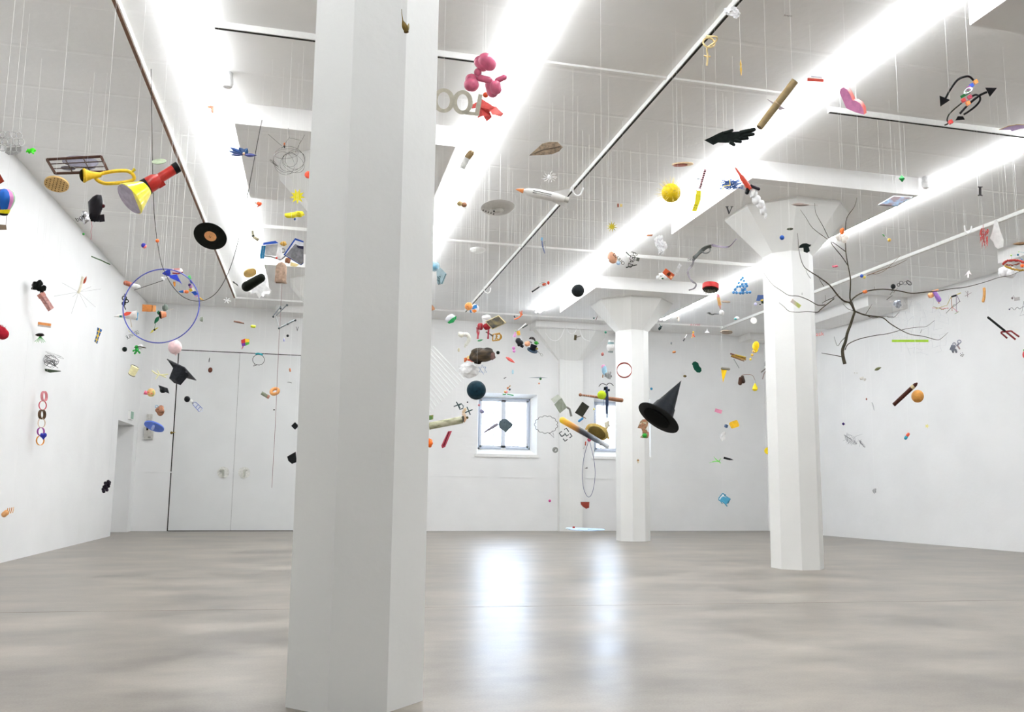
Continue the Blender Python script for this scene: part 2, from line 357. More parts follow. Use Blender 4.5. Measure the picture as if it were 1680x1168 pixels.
def disc(x, y, rx, ry, rot=0, t=2, flip=1, n=28, r2=1.0, z=0):
    e1, e2 = basis(rx, ry, rot, flip); nn = e1.cross(e2); c = Vector((x, y, z))
    mk = lambda q, h: [c+nn*h+(e1*math.cos(i*math.tau/n)+e2*math.sin(i*math.tau/n))*rx*q for i in range(n)]
    return loft([mk(1, -t/2), mk(r2, t/2)])
def ring(x, y, rx, ry, rot=0, r=1, flip=1, n=36, z=0, m=6):
    e1, e2 = basis(rx, ry, rot, flip); c = Vector((x, y, z))
    return tube([c+(e1*math.cos(i*math.tau/n)+e2*math.sin(i*math.tau/n))*rx for i in range(n)], r, m, True)
def band(x, y, rx, ry, rot, wid, t=.6, flip=1, n=28):
    """flat strip bent into a loop (paper ring)"""
    e1, e2 = basis(rx, ry, rot, flip); nn = e1.cross(e2); c = Vector((x, y, 0)); R = []
    for i in range(n):
        d_ = e1*math.cos(i*math.tau/n)+e2*math.sin(i*math.tau/n)
        R.append([c+d_*rx+nn*wid/2, c+d_*rx-nn*wid/2, c+d_*(rx-t)-nn*wid/2, c+d_*(rx-t)+nn*wid/2])
    R.append(R[0]); return loft(R, False)
def lump(x, y, rx, ry, rz=None, amp=.18, seed=1, rot=0, sub=3):
    rg = random.Random(seed); bm = bmesh.new(); bmesh.ops.create_icosphere(bm, subdivisions=sub, radius=1)
    ks = [(Vector((rg.uniform(-1, 1), rg.uniform(-1, 1), rg.uniform(-1, 1))).normalized()*rg.uniform(2, 6), rg.uniform(0, 6.3)) for _ in range(7)]
    rz = rz or min(rx, ry); c, s = math.cos(math.radians(rot)), math.sin(math.radians(rot)); V = []
    for p in bm.verts:
        q = p.co*(1+amp*sum(math.sin(k.dot(p.co)*1.3+h) for k, h in ks)/2.6)
        a, b = q.x*rx, q.y*ry; V.append((x+a*c-b*s, y+a*s+b*c, q.z*rz))
    F = [tuple(v.index for v in f.verts) for f in bm.faces]; bm.free(); return V, F
def crumple(x, y, rx, ry, rz=None, amp=.25, seed=1, sub=3):
    g_ = random.Random(seed); v, f = lump(0, 0, 1, 1, 1, .12, seed, 0, sub); rz = rz or min(rx, ry); V = []
    for p in v:
        k = 1+g_.uniform(-amp, amp); V.append((x+p[0]*rx*k, y+p[1]*ry*k, p[2]*rz*k))
    return V, f
def wires(n, fn, r, m=4): return join(*[tube(fn(i), r, m) for i in range(n)])
def scribble(x, y, rx, ry, n, r, seed, rz=None):
    g_ = random.Random(seed); rz = rz or min(rx, ry); pts = []; a = g_.uniform(0, 6)
    for i in range(n):
        a += g_.uniform(.5, 1.3); q = g_.uniform(.35, 1)
        pts.append((x+rx*q*math.cos(a)+g_.uniform(-.1, .1)*rx, y+ry*q*math.sin(a*1.07+1), rz*q*math.sin(a*.63+seed)))
    out = []
    for i in range(len(pts)-1):                       # smooth
        for t in (0, .25, .5, .75):
            p0, p1, p2, p3 = [Vector(pts[max(0, min(len(pts)-1, i+k))]) for k in (-1, 0, 1, 2)]
            out.append(.5*((2*p1)+(p2-p0)*t+(2*p0-5*p1+4*p2-p3)*t*t+(3*p1-p0-3*p2+p3)*t**3))
    return tube(out, r, 4)
def smooth(pts, k=4):
    P = [Vector((p[0], p[1], p[2] if len(p) > 2 else 0)) for p in pts]; out = []
    for i in range(len(P)-1):
        p0, p1, p2, p3 = [P[max(0, min(len(P)-1, i+j))] for j in (-1, 0, 1, 2)]
        for q in range(k):
            t = q/k; out.append(.5*((2*p1)+(p2-p0)*t+(2*p0-5*p1+4*p2-p3)*t*t+(3*p1-p0-3*p2+p3)*t**3))
    out.append(P[-1]); return out
def ribbon(pts, wid, t=.5):
    """flat strip following a path, standing in depth"""
    P = smooth(pts, 4); R = []
    for i, p in enumerate(P):
        d_ = (P[min(i+1, len(P)-1)]-P[max(i-1, 0)]).normalized(); n_ = Vector((-d_.y, d_.x, 0))
        ww = wid[0]+(wid[1]-wid[0])*i/(len(P)-1) if isinstance(wid, tuple) else wid
        a = math.sin(i*.55)*.9; u = n_*math.cos(a)+Vector((0, 0, 1))*math.sin(a); k_ = d_.cross(u)*t/2
        R.append([p+u*ww/2+k_, p-u*ww/2+k_, p-u*ww/2-k_, p+u*ww/2-k_])
    return loft(R)
def text(s, x, y, h, rot=0, t=1, mirror=False, shear=0, z=0, xs=1):
    c = bpy.data.curves.new('t', 'FONT'); c.body = s; c.align_x = 'CENTER'; c.align_y = 'CENTER'; c.size = h*1.35; c.extrude = t/2; c.shear = shear; c.resolution_u = 3
    o = bpy.data.objects.new('t', c); me = o.to_mesh()
    V = []; cs, sn = math.cos(math.radians(rot)), math.sin(math.radians(rot))
    for p in me.vertices:
        a, b = p.co.x*(-1 if mirror else 1)*xs, -p.co.y; V.append((x+a*cs-b*sn, y+a*sn+b*cs, p.co.z+z))
    F = [tuple(q.vertices) for q in me.polygons]; o.to_mesh_clear(); bpy.data.objects.remove(o); bpy.data.curves.remove(c); return V, F
def leaf(x0, y0, x1, y1, w_, bend=.15, n=9, t=.5):
    a, b = Vector((x0, y0, 0)), Vector((x1, y1, 0)); d_ = b-a; L = d_.length; u = Vector((-d_.y, d_.x, 0)).normalized(); V, F = [], []
    for s in (-1, 1):
        for i in range(n+1):
            q = i/n; hw = w_/2*math.sin(math.pi*q**.85)+.05; c = a+d_*q; z = L*bend*math.sin(math.pi*q)+s*t/2
            V += [c+u*hw+Vector((0, 0, z-hw*.5)), c+Vector((0, 0, z)), c-u*hw+Vector((0, 0, z-hw*.5))]
    m = 3*(n+1)
    for i in range(n):
        for k in (0, 1):
            q = i*3+k; F += [(q, q+1, q+4, q+3), (q+m, q+m+3, q+m+4, q+m+1)]
        F += [(i*3, i*3+3, i*3+3+m, i*3+m), (i*3+2, i*3+2+m, i*3+5+m, i*3+5)]
    return [tuple(p) for p in V], F
def star(x, y, r, r2, n, rot=0):
    return [(x+(r if k % 2 == 0 else r2)*math.cos(math.radians(rot)+k*math.pi/n), y+(r if k % 2 == 0 else r2)*math.sin(math.radians(rot)+k*math.pi/n)) for k in range(2*n)]
THREAD = M('f2f2f0', .4, var=.02); THREADS = []
def ceiling_at(x, y):
    for cx in XC:
        for cy in YC:
            if abs(x-cx) < PW and abs(y-cy) < PW: return ZP
    if x > 11.08 and min(abs(y-10.2), abs(y-16.1)) < 1.25: return ZP
    if abs(x-6.2) < 1.05 and y > 19.35: return 4.93
    return ZC
def th(name, label, cat, d, parts, group=None, thread=1, at=None):
    """parts: (part_name or 'part/sub_part', geometry, material[, smooth angle])"""
    s = d/FPX; allv = [p for q in parts for p in q[1][0]]
    xs = [p[0] for p in allv]; ys = [p[1] for p in allv]; ox, oy = (min(xs)+max(xs))/2, max(ys)
    cx_, cy_ = ox, (min(ys)+max(ys))/2; ext_ = max(max(xs)-min(xs), max(ys)-min(ys)); root = None; made = {}
    MR_, kx = CAMROT, None
    if ext_ < 110:                                     # compact thing: turn it to face along its own line of sight
        ray = FW+RT*((cx_-840)/FPX)-UP*((cy_-CYP)/FPX); ca = 1/ray.length; ray.normalize()
        q_ = (-FW).rotation_difference(-ray).to_matrix(); MR_ = q_ @ CAMROT
        h_ = math.hypot(cx_-840, cy_-CYP) or 1; kx = ((cx_-840)/h_, (cy_-CYP)/h_, ca)
    def pin(p):                                        # undo the edge-of-frame stretch within the thing's own plane
        a, b = p[0]-cx_, p[1]-cy_
        if kx: r_ = (a*kx[0]+b*kx[1])*(kx[2]-1); a += kx[0]*r_; b += kx[1]*r_
        return Vector((a*s, -b*s, p[2]*s))
    base = pin((ox, oy, 0)); loc = P3(cx_, cy_, d)+MR_ @ base
    conv = lambda vf: ([tuple(pin(p)-base) for p in vf[0]], vf[1])
    if len(parts) > 1:
        root = empty(name, loc); root.rotation_euler = MR_.to_euler()
        for q in parts:
            pn = q[0].split('/'); par = made[pn[0]] if len(pn) > 1 else root
            o = mesh_obj(pn[-1], conv(q[1]), q[2], par, q[3] if len(q) > 3 else 40); made.setdefault(q[0], o)
    else:
        q = parts[0]; root = mesh_obj(name, conv(q[1]), q[2], None, q[3] if len(q) > 3 else 40)
        root.location = loc; root.rotation_euler = MR_.to_euler()
    tag(root, label, cat, group)
    if thread:
        wp = lambda p: loc+MR_ @ (pin(p)-base)
        pts = [(a[0], a[1], 0) for a in at] if at else [max(allv, key=lambda p: (MR_ @ pin(p)).z)]
        for k, p in enumerate(pts): THREADS.append((wp(p), label, k, len(pts)))
    return root
def one(name, label, cat, d, g_, mat, smooth_=40, **k): return th(name, label, cat, d, [(name, g_, mat, smooth_)], **k)
BLK = M('17181a', .5, var=.2); BLKG = M('121a18', .45, var=.25); WHT = M('eeeeee', .5, var=.03); GRY = M('8d9193', .5)
# ---------------------------------------------------------------- upper left
def shell():
    g_ = []
    cx, cy = 14, 232
    for i in range(5):
        for j in range(3):
            a = 4+i*9+(j % 2)*4-9; b = 220+j*11+i*.6
            if -14 < a < 40: g_.append(ring(a, b, 6.2, 5.4, i*17, .75, n=7, z=8*math.cos((a-cx)/16), m=5))
    return join(*g_)
th('openwork_shell', 'grey openwork shell of round holes at the left edge', 'ornament', 7.2,
   [('lattice', shell(), M('a9a9a7', .4, var=.05)), ('foot', ext([(8, 250), (12, 242), (34, 241), (35, 249), (26, 254), (14, 254)], 5), M('9c9b98', .4))])
th('gummy_frog', 'small lime green jelly frog beside the openwork shell', 'toy', 8, [('body', lump(51, 247, 6, 4, 4, .3, 3), M('3fd21c', .35)), ('leg', capsule(46, 246, 43, 250, 1.6), M('3fd21c', .35)), ('leg', capsule(56, 245, 59, 248, 1.6), M('4ae024', .35)), ('leg', capsule(53, 250, 56, 253, 1.5), M('3fd21c', .35)), ('leg', capsule(47, 249, 49, 252, 1.5), M('3fd21c', .35))])
def frame_bars(A, B, C_, D_, w1, w2, t):
    A, B, C_, D_ = [Vector((*p, z)) for p, z in zip((A, B, C_, D_), (-14, -14, 14, 14))]
    bars = []
    for p, q in ((A, B), (B, C_), (C_, D_), (D_, A)): bars.append(('rail', tube([p, q], w1, 4), M('4c342a', .5)))
    L = lambda p, q, k: p+(q-p)*k
    for k in (1/3, 2/3):
        bars.append(('muntin', tube([L(A, B, k), L(D_, C_, k)], w2, 4), M('4a3a2e', .5))); bars.append(('muntin', tube([L(A, D_, k), L(B, C_, k)], w2, 4), M('4a3a2e', .5)))
    return bars
th('window_frame', 'dark brown nine-light window frame behind the yellow bugle', 'window frame', 8.2, frame_bars((69, 258), (159, 253), (184, 285), (98, 288), 2.3, .9, 2))
th('cloud_cutout', 'smoky grey cloud cutout lying on the brown window frame', 'cutout', 8.45, [('large_puff', disc(132, 265, 30, 9, 4, 1.5), M('7d7a86', .8)), ('small_puff', disc(112, 276, 12, 3, 5, 1.5), M('96929b', .8)), ('small_puff', disc(146, 272, 12, 6, 3, 1.5), M('86838f', .8))])
def cracker():
    dots = []
    e1, e2 = basis(21, 12, 14, -1)
    for i in range(-3, 4):
        for j in range(-3, 4):
            if i*i+j*j < 11:
                p = Vector((93, 302, 0))+(e1*i*.27+e2*j*.27)*21+e1.cross(e2)*1.6; dots.append(sph(p.x, p.y, .95, p.z+.3, seg=8, rings=5))
    return join(*dots)
th('round_cracker', 'round tan cracker with rows of brown dots', 'cracker', 7.0, [('biscuit', disc(93, 302, 21, 12, 14, 3, -1), M('d9b577', .7)), ('dots', cracker(), M('5d3a1e', .8))])
th('bugle', 'yellow papier-mache bugle with dark bell', 'bugle', 6.0, [
   ('bell', rev(137, 288, 166, 287, [(0, 11.5), (.08, 12), (.2, 9.5), (.5, 6.2), (1, 4)], 6, 0), M('e6bb25', .55, bump=.4)),
   ('bell_mouth', disc(136.6, 288, 10.3, 5.2, 82, 1), M('2a2410', .7)),
   ('main_tube', tube(smooth([(160, 287), (180, 282), (204, 280), (215, 283), (220, 289), (219, 295), (205, 299), (175, 301), (162, 297), (156, 291)]), 3.0, 10), M('e8c02c', .55, bump=.4)),
   ('mouthpiece', cyl(216, 283, 222, 277, 2, 3), M('d6c02e', .55))])
th('megaphone', 'red torch-like megaphone with large yellow cone', 'megaphone', 5.6, [
   ('cone', rev(214, 326, 240, 308, [(0, 29), (.02, 29.5), (1, 13)], 17, 4, 32), M('f1e21f', .35, coat=.3)),
   ('cone_mouth', disc(213.6, 326.3, 28.3, 12.2, 53, 1, -1, z=17.6), M('a49aa8', .5, var=.15)),
   ('collar', cyl(236, 309, 243, 305, 14.5, 14.5, 4, 3, 24), BLK),
   ('head', rev(242, 305, 262, 293, [(0, 14), (.6, 13.5), (1, 9)], 3, 1, 24), M('b3251d', .35, coat=.3)),
   ('handle', cyl(258, 295, 287, 277, 8.6, 8.6, 1, -3, 24), M('b8281f', .35, coat=.3)),
   ('button', box(265, 303, 12, 8, 7, -32, z=4), M('a8221b', .35)), ('end_cap', cyl(285, 278, 293, 273, 9.4, 9.4, -3, -4, 24), BLK)])
th('black_mask', 'faceted black head with a round dark red nose', 'mask', 6.5, [
   ('head', lump(157, 340, 12.5, 23, 12, .12, 5, 4, 2), M('1c1a1e', .35, var=.4, scale=12), ), ('jaw', box(156, 358, 14, 11, 14, 4), M('17161a', .35)), ('chin', box(167, 358, 9, 12, 9, -6), M('1f1b20', .35)), ('nose', sph(169.5, 338, 3.2, 4), M('3c1014', .4))])
one('pink_ribbon', 'thin curly pink ribbon trailing below the black head', 'ribbon', 6.5, tube(smooth([(152, 358), (150, 364), (151, 372), (149, 380), (150, 386), (149, 393)]), .45, 4), M('d99aa4', .6), thread=0)
th('foil_balloon_letters', 'crumpled silver foil ball with black letters boy', 'balloon', 8.2, [('foil', lump(139, 357, 6.5, 8, 6, .3, 9, 20), M('c6c6c8', .2, metal=.8)), ('lettering', text('boy', 131.5, 357, 8, -35, 1, z=7), BLK)])
one('green_bead', 'tiny green bead near the left wall top edge', 'bead', 9.5, sph(137, 384, 2), M('2f9a3c'))
def balloon_panel(k, n, prof):
    V, F = [], []; m = len(prof)
    for i, (r, y) in enumerate(prof):
        for a in (0, .5, 1): 
            t = (k+a)/n*math.tau; V.append((7+r*math.cos(t), y, r*math.sin(t)))
    for i in range(m-1):
        for a in (0, 1): q = i*3+a; F.append((q, q+1, q+4, q+3))
    return V, F
prof = [(.5, 309.5), (9, 311), (15.5, 316), (18, 323), (17.5, 330), (14, 338), (10, 344)]
pc = ['c987c4', '1a62c0', '4b2a86', 'c23b3b', 'e3a11f', 'e6d21f', '86b98c', 'c987c4', '1a62c0', '4b2a86', '86b98c', 'd987c0']
th('hot_air_balloon', 'toy hot-air balloon with coloured panels at the left edge', 'balloon', 5.2,
   [('panel', balloon_panel(k, 12, prof), M(['86b98c', 'd98ac2', '1f66c2', '1f66c2', '47308a', '47308a', 'c43a3a', 'c43a3a', 'e0a020', 'e6d21f', '5aa45f', '86b98c'][k], .5)) for k in range(12)] +
   [('skirt', cyl(7, 343, 6.5, 350, 10.5, 8.5), M('f0e010', .5)), ('mouth', disc(6.3, 351, 7, 2, 3, 2), BLK), ('basket', ext([(-4, 368), (10, 369), (11, 377), (-4, 377)], 12), M('8b7864', .8)),
    ('cord', tube([(0, 351), (-1, 368)], .3, 4), BROWN), ('cord', tube([(11, 351), (10, 369)], .3, 4), BROWN)])
one('red_brick', 'red brick corner cropped by the left edge of the photo', 'brick', 6, box(-3, 293, 16, 13, 9, 60, 20), M('9c3620', .8))
one('green_lens', 'pale green glass lens above the red megaphone', 'lens', 7.5, disc(261, 265, 12, 4, -4, 1.2), M('a9b69a', .1, alpha=.75))
one('jump_cord', 'long black cord looped in a deep curve behind the record', 'cord', 8.3,
    tube(smooth([(248, 42), (248, 120), (250, 250), (253, 350), (262, 420), (272, 450), (285, 472), (302, 488), (322, 494), (342, 490), (360, 474), (377, 441), (392, 390), (410, 300), (424, 225), (430, 197)], 4), .55, 5), M('25231f', .6), at=[(248, 42), (430, 197)])
one('orange_bead', 'small orange bead threaded on the long black cord', 'bead', 8.24, sph(258.2, 395, 3.2), M('e2692a'), thread=0)
th('two_tone_ball', 'small ball half blue half coral left of the orange bead', 'ball', 9, [('blue_half', sph(235.5, 402.5, 4), M('2a2c9c')), ('coral_half', sph(237, 404, 3.8, -.5), M('e8837c'))])
# ---------------------------------------------------------------- left wall
one('green_stick', 'thin dark green stick near the top of left wall', 'stick', 13.2, tube([(150, 420.5), (158, 424), (166, 427), (174, 431), (181, 434)], .95, 6), M('46603a'))
th('smoking_chimney', 'pink brick chimney with fluffy black smoke on left wall', 'chimney', 11.2, [
   ('stack', rev(69, 485, 84, 508, [(0, 5.6), (1, 5.6)], 0, 2, 4), MR([(.3, 'b08078'), (.6, '94645c')], 'cells', 40)), ('rim', rev(66, 481, 70, 487, [(0, 6.6), (1, 6.6)], 0, 0, 4), M('a87468', .8)),
   ('smoke', join(lump(60, 468, 9.5, 8, 7, .35, 2), lump(70, 474, 5, 6, 4, .3, 6)), M('141715', .95, bump=.8))])
th('spoke_star', 'thin wire spokes around a cream tube on left wall', 'ornament', 12.4, [
   ('cream_tube', tube([(129, 480, 2), (133, 468, 4), (136, 454, 5)], [2.4, 2, 2.2], 8), M('e9e2cc')), ('red_leaf', leaf(137, 466, 142, 453, 4), M('a6452c')),
   ('hub', sph(129, 479, 2.6), M('e4ddc8'))]+[('spoke', tube([(129, 479, 0), p], .22, 4), M('bdbdbb')) for p in ((102, 464), (89, 486), (166, 474), (117, 515), (142, 504), (157, 504), (119, 487), (150, 470))])
th('capsule_pill', 'capsule half brown half white crossing the blue hoop', 'capsule', 10.5, [('brown_half', capsule(202.5, 463, 218, 468, 4), M('a2563c', .3)), ('white_half', capsule(213, 467, 230.5, 471.5, 3.8), M('e6e6e4', .3))])
one('blue_hoop', 'large thin blue hoop hanging at left', 'hoop', 9.0, ring(264.5, 501.5, 62.5, 61.5, 0, .95, n=72, m=8), M('4b55b0', .35))
one('black_rod', 'thin black rod sticking out of the blue hoop top', 'rod', 9.6, tube([(220, 476), (268, 460)], .5, 5), BLK)
th('black_lettering', 'black curled wire letters on the left of blue hoop', 'lettering', 9.2, [('loops', join(ring(204, 489, 3.4, 5, 10, .9), ring(203, 498, 2.6, 4, -10, .9), ring(208, 494, 2.6, 3.4, 40, .8), tube([(204, 482), (207, 488), (203, 500), (206, 508)], .9, 5)), BLKG)])
th('cardboard_rocket', 'white painted cardboard cone with red patch left of hoop', 'model', 9.6, [
   ('cone', rev(187, 519, 225, 517, [(0, .6), (.25, 2.5), (1, 8)], 0, 0, 12), M('ece9e4', .7)), ('red_patch', ext([(201, 515), (208, 511.5), (216, 512), (213, 516), (207, 518), (203, 518)], 1.5, 6.2), M('e2573f', .7)),
   ('teal_tip', box(198, 519, 4, 3, 3, 10, z=2), M('2f7f7a')), ('blue_edge', box(225.5, 519, 2, 13, 12, 8), M('6aa8cf')), ('strut', tube([(214, 524), (216, 537)], .5, 5), M('c9b090'))])
th('paper_cone', 'pale paper bird with yellow beak by black word', 'cutout', 9.7, [('wing', ext([(209, 538), (216, 547), (211, 544)], 1), M('e8e4d4')), ('beak', ext([(213, 539), (218, 543), (216, 546)], 1.2, 1), M('b6b46a'))])
one('word_service', 'black lettered word tilted at the bottom of blue hoop', 'lettering', 9.3, text('SERVILE', 217.5, 549.5, 6.2, -26, 1.2, True, xs=.8), M('2c3434', .6))
th('cardboard_box', 'small brown cardboard box inside the blue hoop', 'box', 11, [('box_body', box(241, 505.5, 14.5, 11.5, 10, 3, 8), M('bf7a40', .8)), ('side_flap', box(251, 506, 6, 10.5, 8, 3, -40), M('c98a54', .8))])
th('grey_whistle', 'grey drop with a white stalk inside the blue hoop', 'ornament', 11, [('drop', lump(271, 505, 5, 5.5, 4, .1, 3), M('6d786f')), ('tip', rev(271, 501, 271.5, 497, [(0, 2), (1, .3)]), M('6d786f')), ('stalk', tube([(272, 508), (285, 507.5)], .7, 5), M('d9d4cc'))])
th('potted_flower', 'terracotta pot hanging sideways with green leaf and daisy', 'potted plant', 9.8, [
   ('pot', rev(264, 516.5, 272, 515.5, [(0, 6.2), (1, 4.4)], 2, 0), M('e2916a', .7)), ('soil', disc(263.8, 517, 6, 2.6, 80, 1), M('1b1712', .9)), ('leaf', leaf(262, 513, 257.5, 512.5, 7), M('1c6b44')), ('leaf', leaf(261, 519, 253, 531, 6), M('1f7048')),
   ('stem', tube(smooth([(261, 520), (256, 527), (253.5, 540)]), .45, 5), M('2d7a4c')), ('petals', join(leaf(253, 541, 246, 547, 2), leaf(253, 541, 260, 537, 2), leaf(253, 541, 248, 543, 1.6)), M('dccf4a')), ('eye', sph(253.5, 541, 1.8), M('3a3218'))])
th('toy_brick', 'flat orange and grey brick beside the left wall', 'brick', 11.5, [('orange_top', box(73, 531.6, 21, 4.4, 6, 8, 12), M('d58a4c', .8)), ('grey_base', box(72.6, 535.2, 21, 3, 6, 8, 12), M('b9b2ac', .8))])
th('radish_top', 'black bulb with green roots below flat orange brick', 'plant', 11.5, [('bulb', lump(65.5, 549.5, 7, 2.8, 4, .1, 4), M('1d1310', .5)),
   ('sprouts', wires(7, lambda i: [(66, 551, 0), (62+i*1.4, 556, rnd(-2, 2)), (57+i*2.9, 560+rnd(0, 3), rnd(-4, 4))], .4), M('2fa036'))])
one('wire_tangle', 'black and silver wire scribble ball near left wall', 'wire tangle', 12.0, join(scribble(84, 590, 13, 10, 46, .28, 3), scribble(84, 596, 12, 8, 40, .34, 5)), M('4a4a4c', .4, metal=.3))
one('loose_wire', 'thin loose wire loops fanning above the wire scribble ball', 'wire', 12.1, scribble(86, 582, 24, 8, 16, .2, 11), M('9a9a98', .4), thread=0)
one('wire_skewer', 'dark flat blade lying under the wire scribble ball', 'blade', 12.05, plate([(62, 604, 0), (80, 606, 2), (100, 609, 0), (82, 611, -2)], 1), M('4a5a44'), thread=0)
one('red_pompom', 'fluffy dark red pompom cropped by the left edge', 'pompom', 8.5, join(lump(2, 545.5, 11, 11.5, 10, .12, 7), wires(60, lambda i: (lambda a, b: [(2+9*math.cos(a)*math.cos(b), 545.5+9*math.sin(b), 9*math.sin(a)*math.cos(b)), (2+13*math.cos(a)*math.cos(b), 545.5+13*math.sin(b), 13*math.sin(a)*math.cos(b))])(rnd(0, 6.3), rnd(-1.5, 1.5)), .25)), M('9c1426', .95))
th('flag_bow_tie', 'blue bow tie with yellow crosses near left wall', 'bow tie', 14.3, [
   ('upper_wing', plate([(160, 537, 3), (167.5, 541, 0), (163, 552, 2), (158.5, 549, -1)], 1.2), M('2a5a94')), ('lower_wing', plate([(158, 550, 2), (162.5, 552, 0), (159.5, 564, 3), (155, 560, 0)], 1.2), M('2a5a94')),
   ('yellow_cross', join(tube([(163.6, 538.6, 3), (160.5, 551, 3)], .7, 4), tube([(160, 543, 3), (166, 546, 3)], .7, 4)), M('e8c33c')), ('yellow_cross', join(tube([(160.5, 551, 3), (157.3, 562, 3)], .7, 4), tube([(156.5, 556, 3), (161.5, 558.5, 3)], .7, 4)), M('e8c33c')), ('knot', sph(160.3, 551, 2, 2), M('e0bd40'))])
one('black_ball', 'small black ball left of the green frog', 'ball', 11, sph(204.5, 573, 4.2), BLKG)
th('green_frog', 'bright green toy frog with white ball and pencil', 'toy', 11, [('torso', capsule(223, 571, 226, 577, 3.6), M('1f9638')), ('head', sph(224, 569.5, 3.2), M('219a3b')), ('leg', capsule(224, 577, 220, 581, 1.6), M('1c8f34')), ('leg', capsule(227, 576, 230, 580, 1.6), M('1c8f34')), ('arm', capsule(221, 574, 217.5, 576.5, 1.4), M('1c8f34')),
   ('white_ball', sph(231, 569, 4.4, -2), WHT), ('pencil', tube([(220, 570, 5), (229, 568.4, 5), (236, 570, 4), (240, 571, 3)], [.5, .6, 1.2, .4], 6), M('3b3526'))])
one('pink_balloon', 'pale pink balloon below the blue hoop', 'balloon', 9.8, join(sph(287, 569.5, 11.6, 0, 12), rev(288, 580, 288.5, 583, [(0, 1), (1, 1.6)])), M('efcfd0', .35))
ch = [(72.5, 650, 4, 8.5, 'd58a90', 76, 5), (70, 665, 6.3, 7.8, 'c9505e', 0, 2.4), (69, 680, 4.5, 8, '5e4630', 85, 6), (68.3, 694, 6, 8.2, 'e0c7ae', 0, 2), (67, 708, 5.6, 7, '9c4796', 20, 4), (66, 722.5, 6.4, 8, 'dd9030', 0, 3)]
th('paper_chain', 'paper chain of six coloured rings along left wall', 'paper chain', 11.6, [('paper_ring', band(x, y, max(a, b), min(a, b), 90, wd, .7), M(c, .7)) for x, y, a, b, c, r_, wd in ch])
th('blue_heart', 'dark blue heart hanging on the lowest chain ring', 'heart', 11.52, [('body', join(lump(68.8, 714, 3.4, 3.6, 3, .05, 1), lump(73.6, 713.6, 3.4, 3.6, 3, .05, 2), rev(71, 714, 71.3, 721.5, [(0, 5.2), (.5, 3.2), (1, .3)])), M('27309a', .4))], thread=0)
one('black_grapes', 'bunch of black grapes low on the left wall', 'grapes', 14.3, join(*[sph(174+math.sin(k*2.4)*3.6-(k/14-.5)*7, 790+k*1.25, 2.9, math.cos(k*2.4)*3.4, seg=10, rings=6) for k in range(14)]), M('211826', .35))
th('wooden_peg_toy', 'light wooden slotted toy low at the left edge', 'toy', 10.0, [('block', capsule(3, 847, 14, 838, 4.6), M('d9a06a', .6))]+[('slat', box(12+k*3.2, 838.5-k*.6, 1.6, 10, 6, 12), M('dcae80' if k % 2 else 'c8854a', .6)) for k in range(4)])
# ---------------------------------------------------------------- around the back doors
th('yellow_lantern', 'pale yellow cup with dark rim beside left doorway', 'cup', 14, [('cup', rev(222, 602, 215.5, 615, [(0, 7), (1, 6)], 2, 0), M('e6dfae', .5)), ('rim', ring(221.5, 602.5, 7.2, 2.4, 28, .5), M('4a4a44')), ('base', ring(216, 614.5, 6, 2, 28, .5), M('4a4a44'))])
th('antler', 'pale yellow branching antler left of graduation cap', 'antler', 13, [('beam', tube(smooth([(249, 608), (258, 614), (266, 615), (276, 614)]), [1.2]*12+[1], 7), M('ebe7b4')), ('tine', tube([(262, 615), (258, 607)], [1.2, .5], 6), M('ebe7b4')), ('tine', tube([(260, 615), (255, 622)], [1.2, .6], 6), M('ebe7b4')), ('tine', tube([(264, 615), (273, 619.5)], [1.2, .8], 6), M('ebe7b4'))])
th('graduation_cap', 'large black graduation cap tilted in front of back doors', 'cap', 9.5, [
   ('board', plate([(274, 589, -4), (303, 603, 12), (322, 624, 4), (299, 618, -14)], 1.4), M('4b4c50', .6)), ('board_front', plate([(274, 589, -4), (286, 607, -6), (300, 620, -8), (304, 612, -2)], 1.2), M('2c2d31', .6)),
   ('crown', rev(299, 606, 287, 626, [(0, 15), (1, 11)], 0, 6, 4), M('222428', .6, var=.3)), ('button', sph(306, 609.5, 2.2, 8), M('5a5b60'))])
th('candy_ball', 'striped green and red candy ball with pink twist', 'candy', 14, [('ball', sph(248, 644, 7), MR([(.3, '6a9a58'), (.5, 'e0b070'), (.7, 'cc4c40')], 'noise', 22)), ('twist', rev(243, 646, 236.5, 643.5, [(0, 2), (1, 3.6)]), M('d0607c'))])
th('black_bonnet', 'small black mortarboard below the pale antler', 'cap', 13, [('board', plate([(260, 632, 2), (275, 637, 0), (277.5, 645.5, 3), (263, 639, 5)], 1), BLK), ('crown', lump(267.5, 640, 5.5, 5, 5, .05, 3), BLK)])
th('brown_creature', 'fuzzy brown lump with small blue loop by doors', 'toy', 13.5, [('fur', lump(263, 672.5, 6.5, 7.5, 6, .22, 8), M('a4755c', .95, var=.4, bump=.8)), ('blue_loop', ring(257, 667, 2.4, 2, 0, .5), M('4a8fb0'))])
th('blue_disc', 'bright blue oval disc with pale groove near doorway', 'disc', 10.5, [('disc', disc(253, 699.5, 17.2, 6.8, 20, 2, -1), M('5c7fe0', .4)), ('groove', disc(252.6, 699.3, 6.6, 1, -58, 3.4, -1), M('aebcf0', .4))])
one('black_ball', 'small black ball beside the blue outlined letters', 'ball', 12, sph(307, 654.7, 5.1), BLK)
th('blue_outline_letters', 'blue outlined letters RED hanging diagonally over back door', 'lettering', 12, [('letters', text('RED', 325, 668.5, 8, 40, .6, False), M('dfe5f2', .5)), ('outline', join(tube([(316.5, 660, 1), (321, 659.6, 1), (332, 670, 1), (327, 675.6, 1), (316.5, 664, 1), (316.5, 660, 1)], .45, 4), tube([(320.4, 669, 1), (325.5, 663.6, 1)], .4, 4), tube([(324, 672.3, 1), (329, 667, 1)], .4, 4)), M('4663b0'))])
